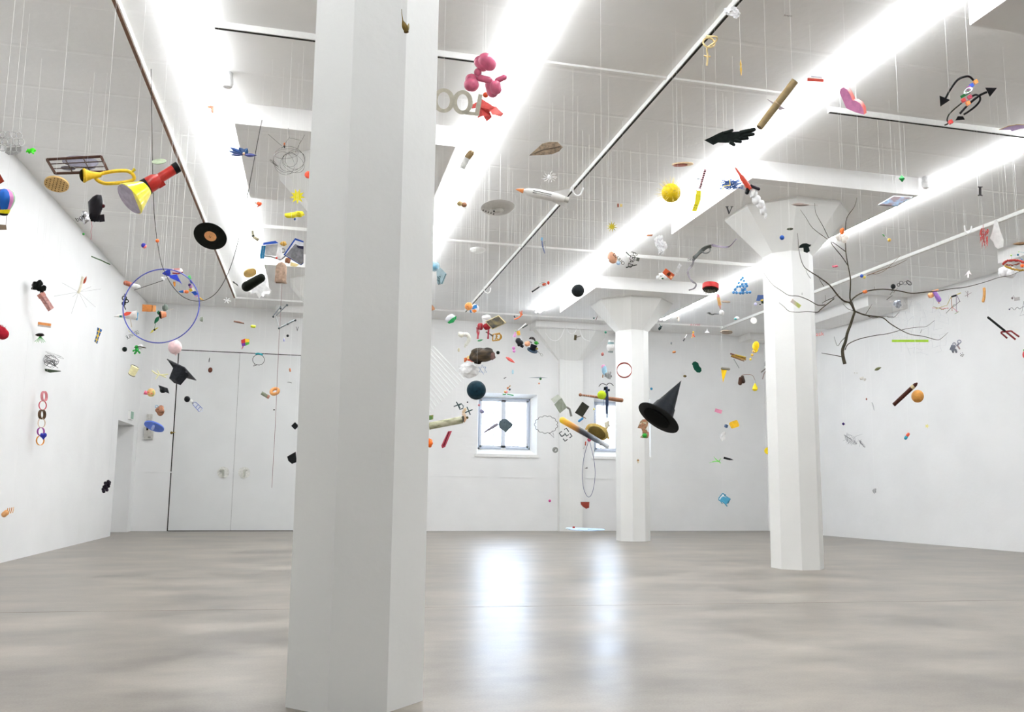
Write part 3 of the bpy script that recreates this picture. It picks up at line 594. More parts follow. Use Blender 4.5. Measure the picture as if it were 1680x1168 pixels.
th('glass_bulb', 'tiny white glass bulb between black ball and blue letters', 'bulb', 12, [('bulb', sph(314, 657.6, 3), M('eeeeea', .1)), ('neck', cyl(315, 659, 317, 663, 1.6, 1.2), M('b9b9a8'))])
one('brown_oval', 'small dark brown oval over the left door leaf', 'pebble', 14, sph(345, 607, 3.6, 0, 4.5, 3, 15), M('5a3428'))
one('grey_sliver', 'thin grey sliver above the small dark brown oval', 'shard', 14, sph(343.4, 590.5, .9, 0, 4, 1, 8), M('6f6f6c'))
pz = [('red_face', [(395.5, 558), (402, 555.5), (402.5, 562), (396, 563.5)], 'b22a2a'), ('yellow_face', [(402, 555.5), (409, 556), (409, 561), (402.5, 562)], 'd9b32a'), ('purple_face', [(396, 563.5), (402.5, 562), (403, 567), (397.5, 568.5)], '6a2f8f'), ('green_face', [(402.5, 562), (409, 561), (409, 564.5), (403, 567)], '4f9a3c')]
th('colour_cube', 'small multicoloured cube above the back doors', 'cube', 13.5, [(n_, ext(p, 6, -1), M(c)) for n_, p, c in pz]+[('tail', tube([(399, 568), (396.5, 573)], [1.2, .6], 6), M('c06a80'))])
th('speech_bubble', 'round black wire speech bubble over the right door leaf', 'speech bubble', 12.5, [('outline', tube([(424+9.6*math.cos(a*math.tau/30)+.5*(a % 2), 590+8.6*math.sin(a*math.tau/30)+.4*(a % 2), 0) for a in range(30)], .45, 5, True), M('2c2c30')), ('tail', tube([(418.5, 597), (415.5, 600.5), (422, 598.5)], .45, 5), M('2c2c30')), ('teal_top', tube(smooth([(419, 581), (424, 580), (431, 582.5)]), 1.5, 6), M('2c8f98'))])
th('doughnut', 'light brown ring doughnut over the right back door', 'doughnut', 11, [('dough', ring(450.8, 642, 6.2, 4.2, -20, 2.7, m=10), M('d99a5c', .6))])
th('cork_log', 'small grey-green cylinder with pink end beside the doughnut', 'log', 11, [('bark', cyl(429, 644.5, 439, 650.5, 3), M('8a917c')), ('cut_end', cyl(438.5, 650, 442, 652, 3.1), M('c08a78'))])
one('clay_finger', 'tiny terracotta peg beside the near column', 'peg', 12, capsule(475.5, 604, 476.3, 610, 1.5), M('c88560'))
one('pencil_stub', 'thin grey curved wire below the tiny terracotta peg', 'wire', 12, tube([(471.5, 627), (475, 627), (479, 628.3)], .4, 4), M('6c6c68'))
one('tiny_bug', 'tiny dark bug below the ring doughnut', 'bug', 12, sph(449.7, 672.3, 1.7, 0, 1.1), M('3a3a2c'))
one('black_diamond', 'black diamond half hidden behind the large near column', 'cutout', 9, box(484, 698.7, 9, 9, 3, 45), BLK)
one('black_box', 'black angular box half hidden behind the large near column', 'box', 9, ext([(471, 749), (485, 741), (487, 758), (479, 761), (473, 756)], 9), BLK)
th('brass_bell', 'small brass bell near the edge of left door', 'bell', 14, [('bell', sph(281.5, 710, 2.4), M('6a5420', .3, metal=.8)), ('pin', tube([(283, 709.6), (287.5, 709)], .6, 5), M('c9a850', .3, metal=.8))])
one('driftwood', 'short brown stick above the back doors', 'stick', 13.5, tube([(383.5, 527), (392, 528.6), (400.5, 530.6)], [1.3, 1.7, 1], 7), M('6e4c3c'))
one('lime_capsule', 'small lime yellow capsule above the back doors', 'capsule', 13.5, capsule(411, 535, 420, 536, 2.4), M('c8d23a', .35))
one('grey_pebble', 'small grey pebble beside the blue hoop', 'pebble', 13, lump(330.6, 523.5, 3.2, 4.2, 3, .12, 2), M('8d9484'))
fr = M('8f979a', .35, metal=.5)
th('folding_ruler', 'grey jointed folding bars hanging beside the near column', 'folding ruler', 10.5, [('arm', tube([(448, 519), (461, 502)], 1.1, 6), fr), ('arm', tube([(453, 518, 2), (470, 501, 2)], .9, 6), fr), ('arm', tube([(452, 518), (458, 538)], .7, 6), M('c9cdcd', .4)), ('arm', tube([(458, 538.5), (484, 525)], 1.3, 6), fr)]+[('joint', sph(x, y, 1.9, 1), M('4e5658', .4)) for x, y in ((448.5, 519.5), (471, 500.5), (460.5, 506), (458, 538.5), (484.5, 525.5), (472, 531.5))])
one('letter_v', 'small black letter V next to the near column', 'lettering', 10.5, text('V', 487.7, 540, 8, 0, 1, xs=.7), M('333333'))
one('black_ball', 'small black ball below the folding bars', 'ball', 12, sph(472, 550.8, 2.2), BLK)
one('tiny_bell', 'tiny pale violet bell below the folding bars', 'bell', 12, rev(466, 555, 466, 560, [(0, .6), (1, 1.8)]), M('8f8fb4'))
one('hanging_string', 'thin reddish string hanging straight in front of back doors', 'string', 10.8, tube([(462.5, 466), (460, 520), (457.5, 560), (455, 620), (452, 690), (446, 800)], .35, 4), M('8f6a6a'), thread=0)
# ---------------------------------------------------------------- left of the near column, high
th('vinyl_record', 'black vinyl record with peach label', 'record', 7.2, [('vinyl', disc(345, 387.5, 28.4, 20.5, 24, 1, -1, 48), M('141714', .3, var=.3)), ('label', disc(345.4, 387, 10.4, 7.5, 24, 2.2, -1, 32), M('f0b076', .6)), ('print', text('d', 345, 387, 7, 20, 2.6), M('8a5a2c'))])
one('black_skateboard', 'black rounded board tilted near the light line', 'board', 7.8, capsule(397.5, 474.5, 434.5, 452, 8.6, -3, 3, 7.6, 16), M('12160f', .45, var=.3))
th('felt_finger', 'rough beige bullet-shaped cylinder left of the near column', 'cylinder', 7.5, [('body', rev(462, 430, 460, 463, [(0, 1), (.06, 5), (.16, 8), (.3, 9.3), (1, 9.6)]), M('a9907e', .95, var=.3, bump=.6)), ('torn_foot', ext([(452, 462), (469, 461), (471, 466), (464, 465), (452, 464.5)], 8), M('b09a88', .95))])
th('blue_box_lid', 'blue and white box frame left of the near column', 'box', 8.0, [('top_edge', ext([(431.5, 398.5), (445, 396), (452, 395), (457, 399), (444, 400.5), (431.5, 402)], 5), M('2a55b8')), ('side_edge', ext([(429.5, 403), (436, 403), (433.5, 424), (427, 424.5), (426.5, 419)], 5), M('1c6f98')), ('panel', ext([(436, 402), (456, 400.5), (453, 420), (434.5, 418.5)], 1.5, -2), M('c6c6c4')), ('lower_edge', tube([(434, 420), (444, 421), (453, 423.5)], 1.2, 6), M('7d7d7a'))])
th('white_bottle_figure', 'white bottle-shaped figure with ochre head', 'figure', 7.9, [('body', rev(459.5, 406, 458, 425, [(0, 2.5), (.3, 4), (.7, 5.2), (1, 3.4)]), M('f0f0ee')), ('head', lump(465, 400, 5, 4, 4, .15, 4), M('cda04a')), ('ear_ring', ring(464.5, 411, 3.2, 5.4, 10, 1.1), M('8f9192')), ('red_bead', sph(453.7, 423.3, 1.8, 4), M('cf3c2a')), ('scarf', tube(smooth([(455, 424), (460, 426), (466, 422), (470, 418)]), 1.1, 6), M('6c6f70'))])
th('blue_framed_photo', 'blue framed grey picture tilted beside the near column', 'picture', 7.6, [('frame_back', ext([(465, 418), (484, 390.5), (498, 395.5), (498, 432), (494, 435.5)], 2, -1.5), M('20489a')), ('picture', ext([(468, 418), (484.5, 394), (498, 398), (498, 431), (494, 434)], 1.2, .4), M('e2e2e6')), ('print', ext([(469, 418), (484.5, 400), (498, 407), (498, 431), (494.5, 433.5)], .8, 1.4), M('7e7e82', .8, var=.25)), ('print_dark', ext([(486, 403), (498, 404), (498, 409), (489, 407)], .6, 2.2), M('2f2f48'))])
th('wooden_hand', 'brown and cream lump under the blue framed picture', 'figure', 7.9, [('brown_knuckle', lump(472, 427, 5, 5, 4, .2, 2), M('8f5c40')), ('cream_flap', ext([(477, 430), (491, 434), (485, 438), (476, 436)], 3), M('e3cf94'))])
one('yellow_plate', 'pale yellow plate behind the black board', 'plate', 8.3, disc(410.5, 447.5, 11, 6.8, -16, 2, -1), M('eec97e', .5))
one('wire_doodle', 'small dark wire doodle left of the black board', 'wire', 9, scribble(386, 465, 5.5, 5, 16, .35, 21), M('2c332c'))
one('white_star', 'small white paper star right of the blue hoop', 'star', 10.5, join(*[tube([(372.6+6*math.cos(a), 493+4.6*math.sin(a), 0), (372.6-6*math.cos(a), 493-4.6*math.sin(a), 1)], .9, 5) for a in (.3, 1.3, 2.3)]), WHT)
th('white_paper_crown', 'white folded paper star below the black board', 'paper', 9.6, [('sheet', ext(star(426, 470, 21, 11, 5, 20), 1.2), M('f4f4f4', .7)), ('fold', ext(star(421, 474, 13, 6, 4, 50), 1.2, 3), M('f0f0f0', .7))])
th('petal_propeller', 'dark blue flower of overlapping petals near the light line', 'flower', 8.6, [('petal', leaf(400, 254, x, y, wd, .05), M(c, .4)) for x, y, wd, c in ((373, 247, 6, '3a4f7c'), (376, 241, 7, '2e4a80'), (392, 242, 11, '2c4878'), (406, 243, 10, '284a72'), (422, 255, 6, '4a4f88'), (376, 254, 5, '44507c'))]+[('centre', sph(400, 252, 2.2, 2), M('c9a78c'))])
def wirehead():
    g_ = [ring(474, 262, 26, 22, 10, .32, m=4), ring(470, 252, 20, 8, -5, .32, m=4), ring(480, 265, 22, 15, -25, .32, 1, m=4), ring(481, 268, 20, 14, 35, .32, -1, m=4), ring(484, 262, 16, 20, 0, .3, m=4), ring(476, 262, 12, 24, 15, .3, m=4), ring(466, 268, 20, 16, 60, .3, m=4)]
    g_ += [scribble(450, 268, 8, 7, 22, .3, 31), tube([(473, 210), (474.5, 226), (493, 230), (489, 245)], .32, 4), tube([(440, 220), (463, 240)], .3, 4), tube([(500, 221), (484, 250)], .3, 4), tube([(474.5, 226), (462, 244)], .3, 4)]
    return join(*g_)
one('wire_sculpture', 'head-shaped wire sculpture with antennae left of near column', 'wire sculpture', 8.0, wirehead(), M('55534e', .4, metal=.5))
one('fishing_float', 'tiny orange and black float on the wire sculpture', 'float', 8.0, join(capsule(466.5, 234, 466.8, 243, 1.3)), MR([(.45, '1d1d1d'), (.55, 'd9743c')], 'axis', axis=1, lo=-.01, hi=.06), thread=0)
one('yellow_starburst', 'yellow paper starburst half behind the near column', 'starburst', 9.0, ext(star(488, 322, 13, 6.5, 9, 10), 1.2), M('dcd020', .6))
th('yellow_cloud', 'yellow sponge cloud with blue bead left of near column', 'cloud', 8.6, [('sponge', join(lump(478, 353, 11, 5, 6, .15, 3), lump(490, 351.5, 9, 5, 6, .15, 4)), M('e3d634', .9, bump=.5)), ('blue_bead', sph(483.8, 359.7, 2), M('2f5fa8'))])
th('goldfish', 'small orange fish near the light line', 'fish', 9.5, [('body', lump(425, 334, 4.5, 3.2, 2.4, .15, 2, 20), M('e2592c')), ('tail', ext([(421, 333), (418, 330), (418.5, 335)], 1), M('c9c0b4')), ('fin', ext([(424, 336), (421, 341), (425.5, 338)], 1), M('d44a28'))])
th('pipe_elbow', 'small olive bent pipe near the light line', 'pipe', 9.5, [('upper_tube', cyl(414, 378, 415, 386, 2.2), M('9a947c')), ('joint', sph(415.3, 387, 2.6), M('3d4238')), ('lower_tube', cyl(415.5, 388.5, 424, 394, 2.5), M('9c9478'))])
one('clay_figurine', 'small pink clay boot under the left light line', 'figurine', 8.4, ext([(340, 173), (351, 173), (351, 185), (347, 185.5), (345.5, 178), (340, 177.5)], 4), M('d99a80', .7))
one('coral_blob', 'coral red blob half behind the near column', 'blob', 8.6, lump(505, 287, 5, 6, 4, .1, 4), M('d9583f'))
# inside and on the hoop
th('toy_rocket', 'blue toy rocket hanging across the top of blue hoop', 'rocket', 9.3, [('nose', ext([(266, 448.5), (272, 444), (279, 441), (280, 450), (271, 452)], 6), M('2236a0')), ('hull', ext([(277, 452), (290, 450), (299, 467), (294, 462.5), (279, 456)], 6, 2), M('2b3fb8')), ('fin', ext([(272, 447), (282, 452), (281, 455), (273, 452)], 9), M('1d2a90')), ('flame', rev(286, 462, 286.6, 470, [(0, 2.2), (.5, 1.9), (1, 1)]), M('d98a2c'))])
th('toy_boat', 'white and red toy boat on top of the blue hoop', 'boat', 9.4, [('hull', capsule(281, 445, 300, 444.5, 4.6), M('efe3dc')), ('stripe', tube([(283, 448, 3), (292, 449, 4), (300, 446.5, 3)], 1.1, 6), M('8f2c24')), ('deck', box(290, 441.5, 10, 3, 4, -4, z=3), M('d99c90'))])
one('white_bone', 'small white plastic bone at the end of black rod', 'bone', 9.7, join(tube([(267, 457), (276, 454.5)], 1.2, 6), sph(266, 456, 2), sph(268.5, 459, 1.8), sph(277, 454.5, 1.6)), WHT)
th('totem_stack', 'stacked coloured beads along the right of blue hoop', 'bead string', 9.2, [('green_cup', rev(309, 453, 313, 458, [(0, 3.8), (1, 1.6)]), M('5abd66')), ('blue_bar', capsule(312, 459, 315, 465, 1.7), M('2f5aae')), ('purple_bead', sph(311.3, 467.5, 2.6), M('3d2668')), ('violet_bead', sph(313, 470.5, 2.9), M('a878b0')), ('mustard_block', box(313, 475.5, 5, 5, 5, -25), M('b99a1c')), ('white_block', box(317, 474.5, 4, 6, 5, -28), WHT), ('blue_block', ext([(313.5, 479), (321, 477.5), (325, 483), (319.5, 485)], 6), M('1f4aa0')), ('pink_block', ext([(319, 484.5), (324, 483.5), (326, 486.5), (321, 488)], 5), M('c79aa6')), ('yellow_tip', rev(327, 489, 334, 492.5, [(0, 2), (1, .3)]), M('cfa028'))], thread=0)
th('tiny_rocket', 'tiny orange rocket with blue nose inside blue hoop', 'rocket', 9.3, [('nose', rev(301, 478.5, 293, 478.5, [(0, 2.5), (.5, 2), (1, .2)]), M('245fa0')), ('collar', cyl(301, 478.5, 303, 478.5, 2.6), M('e8b0a0')), ('hull', lump(306, 478.7, 4, 2.9, 3, .05, 2), M('d9783c'))])
# ---------------------------------------------------------------- centre, high
th('dry_leaf', 'curled brown dry leaf in front of the near column', 'leaf', 3.0, [('blade', leaf(668, 55, 660, 32, 9, .3), M('8d7438', .6, var=.3)), ('blade', leaf(666, 55, 671, 38, 6, .2), M('c9bd8e', .6)), ('stem', tube([(661, 34), (659.5, 24), (659, 15)], [.9, .6, .4], 6), M('9a8640')), ('tip', lump(666.5, 52, 4, 3, 3, .1, 3), M('6a5020'))])
PK = M('c9607e', .3, coat=.4)
th('balloon_dog', 'pink balloon dog left of the second light line', 'balloon', 6.0, [
   ('muzzle', capsule(788, 90, 811, 114, 12, 5, 0), PK), ('ear', capsule(781, 94, 800, 115, 10.5, -6, 0), PK), ('neck', capsule(786, 112, 782, 125, 6.4), PK), ('body', capsule(782, 127, 808, 133, 6), PK),
   ('front_leg', capsule(761, 138, 786, 140, 12, 5, 3), PK), ('front_leg', capsule(763, 131, 784, 130, 10, -6, -4), PK), ('hind_leg', capsule(803, 130, 811, 161, 10, -5, -3), PK), ('hind_leg', capsule(811, 132, 816, 156, 9.5, 6, 4), PK), ('tail', capsule(812, 134, 832, 125, 5.2), PK), ('knot', tube([(831, 125), (835, 123)], [1.2, .5], 6), PK)])
one('orange_ball', 'small orange ball under the pink balloon dog', 'ball', 6.2, sph(796.8, 155.7, 4.8), M('d9542c'))
th('red_cloth', 'crumpled coral red cloth behind the cut-out letters', 'cloth', 6.4, [('upper_fold', plate([(778, 170, 0), (791, 163, 8), (813, 176, 5), (800, 180, 12), (788, 177, 10)], 1.2), M('d9605a', .8)), ('side_fold', plate([(800, 178, 6), (814, 175, 0), (826, 187, 5), (822, 191, 8), (808, 188, 12)], 1.2), M('e0706a', .8)), ('lower_fold', plate([(783, 194, 4), (788, 176, 10), (802, 179, 12), (807, 192, 6), (798, 200, 8), (793, 190, 14)], 1.2), M('c94c48', .8)), ('left_fold', plate([(773, 173, 0), (782, 168, 4), (781, 177, 8), (774, 178, 4)], 1.2), M('d05650', .8))])
def ringflat(x, y, ro, ri, t, sx=1.0):
    n = 28; o_ = [(x+ro*sx*math.cos(i*math.tau/n), y+ro*math.sin(i*math.tau/n)) for i in range(n)]; i_ = [(x+ri*.8*sx*math.cos(i*math.tau/n), y+ri*math.sin(i*math.tau/n)) for i in range(n)]
    R = [[(*o_[i], -t/2), (*o_[i], t/2), (*i_[i], t/2), (*i_[i], -t/2)] for i in range(n)]; R.append(R[0]); return loft(R, False)
BG = M('c9c4b4', .7)
th('cutout_word', 'large beige cut-out word LOOP seen mirrored behind near column', 'lettering', 5.6, [('letter_o', ringflat(728, 165, 20, 14, 3, .9), BG), ('letter_o', ringflat(759, 168, 20, 13.5, 3, .85), BG), ('letter_l', ext([(785, 154), (792, 155), (786, 191), (763, 188), (764, 182), (779, 184)], 3), BG), ('letter_p', ext([(703, 144), (714, 145), (714, 185), (707, 184)], 3), BG)])
th('brown_capsule', 'capsule half olive half white in the second light line', 'capsule', 8, [('olive_half', capsule(764, 262, 776, 247, 5.6), M('8a7350', .35)), ('white_half', cyl(766, 259, 758, 277, 5.6, 4.6), M('d6d6d2', .35))])
th('peanut', 'tan and brown peanut right of the near column', 'peanut', 8.5, [('tan_half', sph(754.5, 334, 4.6, 0, 4.2), M('a89468', .6)), ('brown_half', sph(761.5, 336, 4.6, 0, 4.2), M('94684c', .6))])
th('brown_leaf', 'flat brown leaf on the ceiling right of light line', 'leaf', 8.5, [('blade', plate([(868.5, 255, 4), (879, 246, 0), (890, 236, -3), (902, 233, -4), (915, 233, -4), (923, 241, 0), (917, 248, 3), (905, 253, 5), (890, 254, 6)], 1), M('5a4c3c', .8, var=.35)), ('vein', tube([(868.5, 255, 5), (890, 246, 2), (920, 240, 1.5)], .5, 5), M('40342a'))])
# plain toy saucer and toy rocket
WP = M('dcdad6', .4, var=.04)
th('toy_saucer', 'white round toy saucer with low dome below light line', 'toy', 7.5, [('saucer', disc(817, 342, 28, 12.5, -4, 4, -1, 40, .82), WP), ('dome', sph(815, 345, 11, 4, 5, 8), M('cfccc6', .4)), ('hatch', sph(810.5, 346.5, 1.4, 11), BLK), ('rim_marks', join(*[box(793+k*4.2, 345+k*1.5, 2.2, 2.6, 2, 30, z=9) for k in range(5)]), M('6a6662'))])
th('white_toy_rocket', 'white toy rocket with orange nose near central track', 'rocket', 7.6, [('hull', rev(858, 313, 926, 327, [(0, 2.5), (.12, 6), (.35, 8), (.8, 7.6), (1, 5.4)], 0, 0, 20), WP), ('nose', rev(846, 310.5, 859, 313.2, [(0, .4), (.5, 2.6), (1, 4.4)]), M('c9793c', .4)), ('fin', ext([(905, 315), (937, 309), (931, 322), (912, 322)], 2), WP), ('fin', ext([(905, 330), (912, 325), (930, 331), (931, 343)], 2), WP), ('nozzle', cyl(925, 326.8, 933, 328.4, 4.4, 5.2), M('b9b7b2', .4)), ('stripe', join(tube([(875, 312.5, 7), (905, 319, 7)], .5, 4), tube([(874, 315.5, 7.6), (904, 322, 7.6)], .5, 4)), BLK)])
one('white_burst', 'spiky white spider burst above the white toy rocket', 'burst', 8.8, join(sph(901, 291, 2.6, 0, 4), *[tube([(901, 291, 0), (901+rnd(6, 9)*math.cos(k*.55), 291+rnd(5, 8)*math.sin(k*.55), rnd(-6, 6)), (901+rnd(10, 13)*math.cos(k*.55+.2), 291+rnd(8, 12)*math.sin(k*.55+.2), rnd(-8, 8))], .35, 4) for k in range(12)]), M('f4f4f4', .5))
one('white_hook', 'white bent plastic hook near the central ceiling track', 'hook', 8.0, tube(smooth([(940, 304), (940, 315), (946, 321), (953, 319), (957, 308)]), 1.5, 7), M('f0f0ee', .4))
one('white_hook', 'small white ring hook near the far central track', 'hook', 12.5, tube(smooth([(794, 470), (795, 478), (800, 481), (804, 478), (805, 472)]), .8, 6), M('f0f0ee', .4))
th('toothbrush', 'blue and white toothbrush hanging below the toy saucer', 'toothbrush', 10, [('head', box(889, 392, 3.4, 5, 2, 8), M('7fb0d0')), ('handle', tube([(889, 395), (890, 404), (894, 416)], [.7, .8, .5], 6), M('3a5590')), ('bracket', join(tube([(891, 407), (893, 396)], .35, 4), tube([(895, 396), (894.5, 407)], .35, 4), tube([(893, 396), (895, 396)], .35, 4)), M('6a6a68'))])
th('glass_ball', 'light blue glass ball beside the near column', 'glass ball', 8.0, [('shell', sph(713, 437, 8.6), M('bfe0ee', .08, alpha=.8)), ('core', sph(713, 437.5, 6.2, 3), M('8fc4de', .2))])
th('styrofoam_sign', 'pale blue block lettered Styrs beside the near column', 'sign', 7.8, [('block', ext([(716, 445), (722.5, 439), (732.5, 449), (726, 466), (717.5, 466)], 7), M('b9d2da', .7)), ('edge', plate([(731.5, 449, 4), (732.5, 449, -4), (726, 466, -4), (724.5, 466, 4)], 1), M('2c5a64')), ('lettering', text('Styrs', 720.6, 460, 5.5, 84, .8, z=4), M('23555f'))])
one('half_cookie', 'brown patterned fan half hidden right of near column', 'cookie', 8.5, ext([(697, 495), (702, 495.5), (708, 499), (713, 505), (713.5, 508), (708, 510), (697, 510.5)], 3), M('b8825c', .8, var=.25))
th('beach_ball', 'small blue orange white beach ball below central track', 'ball', 12, [('ball', sph(779, 506, 7), WHT), ('blue_gore', ext([(773, 507), (777, 501), (782, 499.5), (783, 505), (776, 507.5)], 2, 6), M('2f7fc4')), ('orange_gore', ext([(774, 508.5), (779, 507.5), (782.5, 510), (779, 513), (775.5, 512)], 2, 6), M('e88a34')), ('blue_gore', ext([(770.5, 509), (772.5, 508.5), (774.5, 513), (771.5, 513)], 2, 5), M('2f7fc4'))])
th('orange_piggy', 'orange round piggy beside the small beach ball', 'toy', 11.8, [('body', sph(769, 502.5, 6.6), M('f09a4a', .4)), ('snout', sph(767.5, 502, 2, 5.5), M('e08030', .4))])
th('green_white_shell', 'white shell with green underside right of near column', 'shell', 10.5, [('white_top', lump(739, 522.5, 8.5, 6, 5, .08, 4, -30), M('ececf2', .4)), ('green_side', ext([(734, 529.5), (741, 522.5), (749, 518), (748.5, 523), (744, 529), (737, 531)], 6, 2), M('209650', .5))])
th('paper_hat', 'white folded cap above the red bra', 'hat', 10.6, [('crown', lump(798, 521, 7.5, 4.6, 5, .08, 3), WHT), ('peak', ext([(790.5, 522), (802, 522), (796, 533), (792.5, 529)], 2, 2), WHT)])
th('framed_painting', 'small framed dark landscape painting beside the red bra', 'painting', 10.0, [('frame', plate([(796.5, 527.5, 3), (818, 517.5, -6), (830.5, 529.5, 0), (808, 540, 9)], 2.4), M('d9cda0', .5)), ('canvas', plate([(798.5, 527.8, 5), (817.6, 519, -3.2), (828, 529.6, 2), (808.2, 538.6, 10.6)], 2), MR([(.38, '17130a'), (.5, '3d3418'), (.66, '6e5f34')], 'noise', 18))])
RD = M('8f0f1e', .7); 
th('red_bra', 'red bra with hanging straps under the white cap', 'bra', 10.2, [('cup', lump(788, 535.5, 5.6, 6, 5, .06, 2), RD), ('cup', lump(799, 535.5, 6, 6, 5, .06, 3), RD), ('strap', ribbon([(783, 537), (783, 543), (784, 549), (783.5, 556)], 3.2), M('bd3a4c')), ('strap', ribbon([(803, 536), (801.5, 542), (801, 549), (800.6, 556)], 3), M('b02c40')), ('strap', ribbon([(784, 538), (786, 545), (783, 555)], 1.6), M('c94a5c'))])
th('gold_letters', 'golden harp-like letters with grey key', 'ornament', 10.6, [('frame', join(tube([(808, 559), (809, 548.5), (820, 546.5), (821.5, 552), (819, 558), (808, 559)], 1, 6), ring(818.5, 552.5, 4.4, 6.2, 8, .9), tube([(813, 548), (816, 552), (812.5, 556), (816, 559)], .9, 6)), M('c0902c', .35, metal=.5)), ('key', tube([(797, 544.5), (803, 547.5), (809, 551.5)], [1.1, .9, 1.6], 6), M('5d564e'))])
th('white_horn', 'curled pale shell horn with spots', 'shell', 11, [('head', lump(757, 549, 6, 4.4, 4, .1, 5, 25), M('eceadc', .5)), ('tail', tube(smooth([(760, 549), (766, 549), (769.5, 554), (768.5, 560), (764, 566), (762.5, 570)]), [3.6]*6+[3.2]*6+[2.6]*5+[1.8]*4, 8), MR([(.4, 'dcdccf'), (.62, 'e8e8e0'), (.7, 'a06a50')], 'noise', 40)), ('claw', lump(752.5, 574, 2, 3.2, 2, .1, 2), M('d9d2b8'))])
one('green_feather', 'tiny green leaf below the red bra', 'leaf', 11, leaf(783, 559.5, 793, 557, 3), M('3a8f58'))
th('orange_limbs', 'thin orange bent figure with dark tip', 'figure', 11.5, [('arm', tube(smooth([(843.5, 524), (849, 522), (855, 518)]), 1.1, 6), M('d9714c')), ('hand', join(tube([(855, 518), (853, 511)], 1, 6), tube([(855, 518), (856.5, 509.5)], .8, 6), tube([(855, 518), (857.5, 515)], .7, 6)), M('de7a54')), ('dark_tip', box(844.2, 519.7, 2, 4, 2, -25), M('2d3440'))])
th('folding_knife', 'white and dark grey folded paper strip', 'strip', 11.5, [('white_blade', tube([(850.5, 541.5), (863.5, 531)], [1.2, 1.5], 4), WHT), ('dark_edge', tube([(857, 538), (866.5, 532.5)], [1, .6], 4), M('52605e'))])
th('ice_bead', 'tiny pink ice cream with green bead', 'ice cream', 11.6, [('cone', rev(845.5, 543.5, 844, 553, [(0, .6), (1, 3)]), M('dfa0d4')), ('green_bead', sph(845.8, 542.8, 1.4), M('9fd69a'))])
th('yellow_cup', 'yellow cup with white handle above the black boot', 'cup', 11.6, [('cup', cyl(850, 543, 851.5, 550, 2.9, 2.5), M('e6b23a')), ('handle', ext([(850.5, 549), (854.5, 549), (857, 557), (855, 558.5)], 2), WHT)])
th('black_boot', 'black shiny boot hanging upside down', 'boot', 11.2, [('shaft', capsule(847, 555.5, 857, 566, 5.2), M('2c2d31', .3)), ('toe', capsule(855, 560, 850, 568, 3), BLK), ('heel', box(856.5, 568, 5, 4.5, 6, 30), M('232428', .3))])
one('peach_ball', 'peach coloured lump between boot and top hat', 'lump', 11.4, lump(865.2, 564, 4.6, 4.6, 4, .08, 3), M('e3a684', .6))
th('top_hat', 'small black top hat with blue brim', 'hat', 11.2, [('crown', rev(874, 573, 876.5, 565.5, [(0, 5.2), (1, 5.6)]), M('1c1c28', .5)), ('brim', disc(873.5, 574.5, 9, 3.6, 22, 1.4), M('34485a', .5)), ('badge', sph(881, 572, 2, 3), M('b0a050'))])
th('whisk', 'small wire whisk right of the black top hat', 'whisk', 11.2, [('handle', tube([(882, 576), (887, 581)], .5, 5), M('8a8a84')), ('loop', ring(888.5, 582, 2.6, 1.5, 45, .3), M('a8a89c'))])
one('green_leaf', 'bright green leaf above the black top hat', 'leaf', 11.4, leaf(876, 562, 884.5, 563.5, 6), M('2a9628'))
one('dark_mask', 'dark curved moustache above the peach lump', 'moustache', 11.6, join(tube(smooth([(868, 556), (872, 554.5), (876, 556), (878, 560)]), [.6, 1, 1.6, 2, 2.2, 2.2, 2.2, 2, 1.8, 1.5, 1.2, 1, .6], 7), tube([(868, 560.5), (873, 562)], .8, 5)), M('3a3434'))
one('pink_capsule', 'small pink twisted capsule below the black boot', 'capsule', 11.5, join(sph(842.8, 571, 2.7), sph(843.3, 576, 2.6)), M('df8fd0', .4))
# ---------------------------------------------------------------- centre, in front of the back wall
sl = []
for k in range(13):
    x0, y0, x1, y1 = 711-k*3.1, 567+k*4.95, 762-k*4.6, 621+k*4.5
    x0 = max(x0, 680)
    sl.append(('slat', plate([(x0, y0, -1), (x1, y1, 1), (x1-1.6, y1+1.6, 2), (x0-1.6, y0+1.6, 0)], .8), M('f0f2f0', .5, var=.02)))
sl += [('ladder_cord', tube([(724, 586, 2.5), (688, 640, 2.5)], .25, 4), WHT), ('ladder_cord', tube([(751, 612, 2.5), (700, 668, 2.5)], .25, 4), WHT)]
th('venetian_blind', 'white slatted blind hung diagonally beside the near column', 'blind', 9.5, sl)
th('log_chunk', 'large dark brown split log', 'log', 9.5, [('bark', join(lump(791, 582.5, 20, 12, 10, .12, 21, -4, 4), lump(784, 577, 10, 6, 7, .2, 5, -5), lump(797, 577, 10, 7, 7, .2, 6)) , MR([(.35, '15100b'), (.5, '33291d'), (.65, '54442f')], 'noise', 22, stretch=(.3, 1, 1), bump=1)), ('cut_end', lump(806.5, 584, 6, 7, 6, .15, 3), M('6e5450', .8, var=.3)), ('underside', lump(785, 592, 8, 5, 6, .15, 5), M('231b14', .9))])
th('paper_flame', 'yellow orange red flame beside the split log', 'flame', 9.7, [('yellow_tongue', lump(771, 586.5, 6, 3.6, 3, .25, 2), M('ecd08a')), ('red_tongue', lump(776, 590.5, 7, 3.6, 3, .3, 4), M('dd4c26')), ('orange_tongue', lump(763.5, 590, 2.8, 3.6, 3, .2, 6), M('c96a38'))])
one('crumpled_paper', 'crumpled white paper ball under the paper flame', 'paper', 9.6, join(crumple(769, 607, 15, 12, 9, .13, 12, 3), ext([(751, 600), (760, 600), (758, 607)], 1)), M('f0f0f0', .8, bump=.9, scale=14), 15)
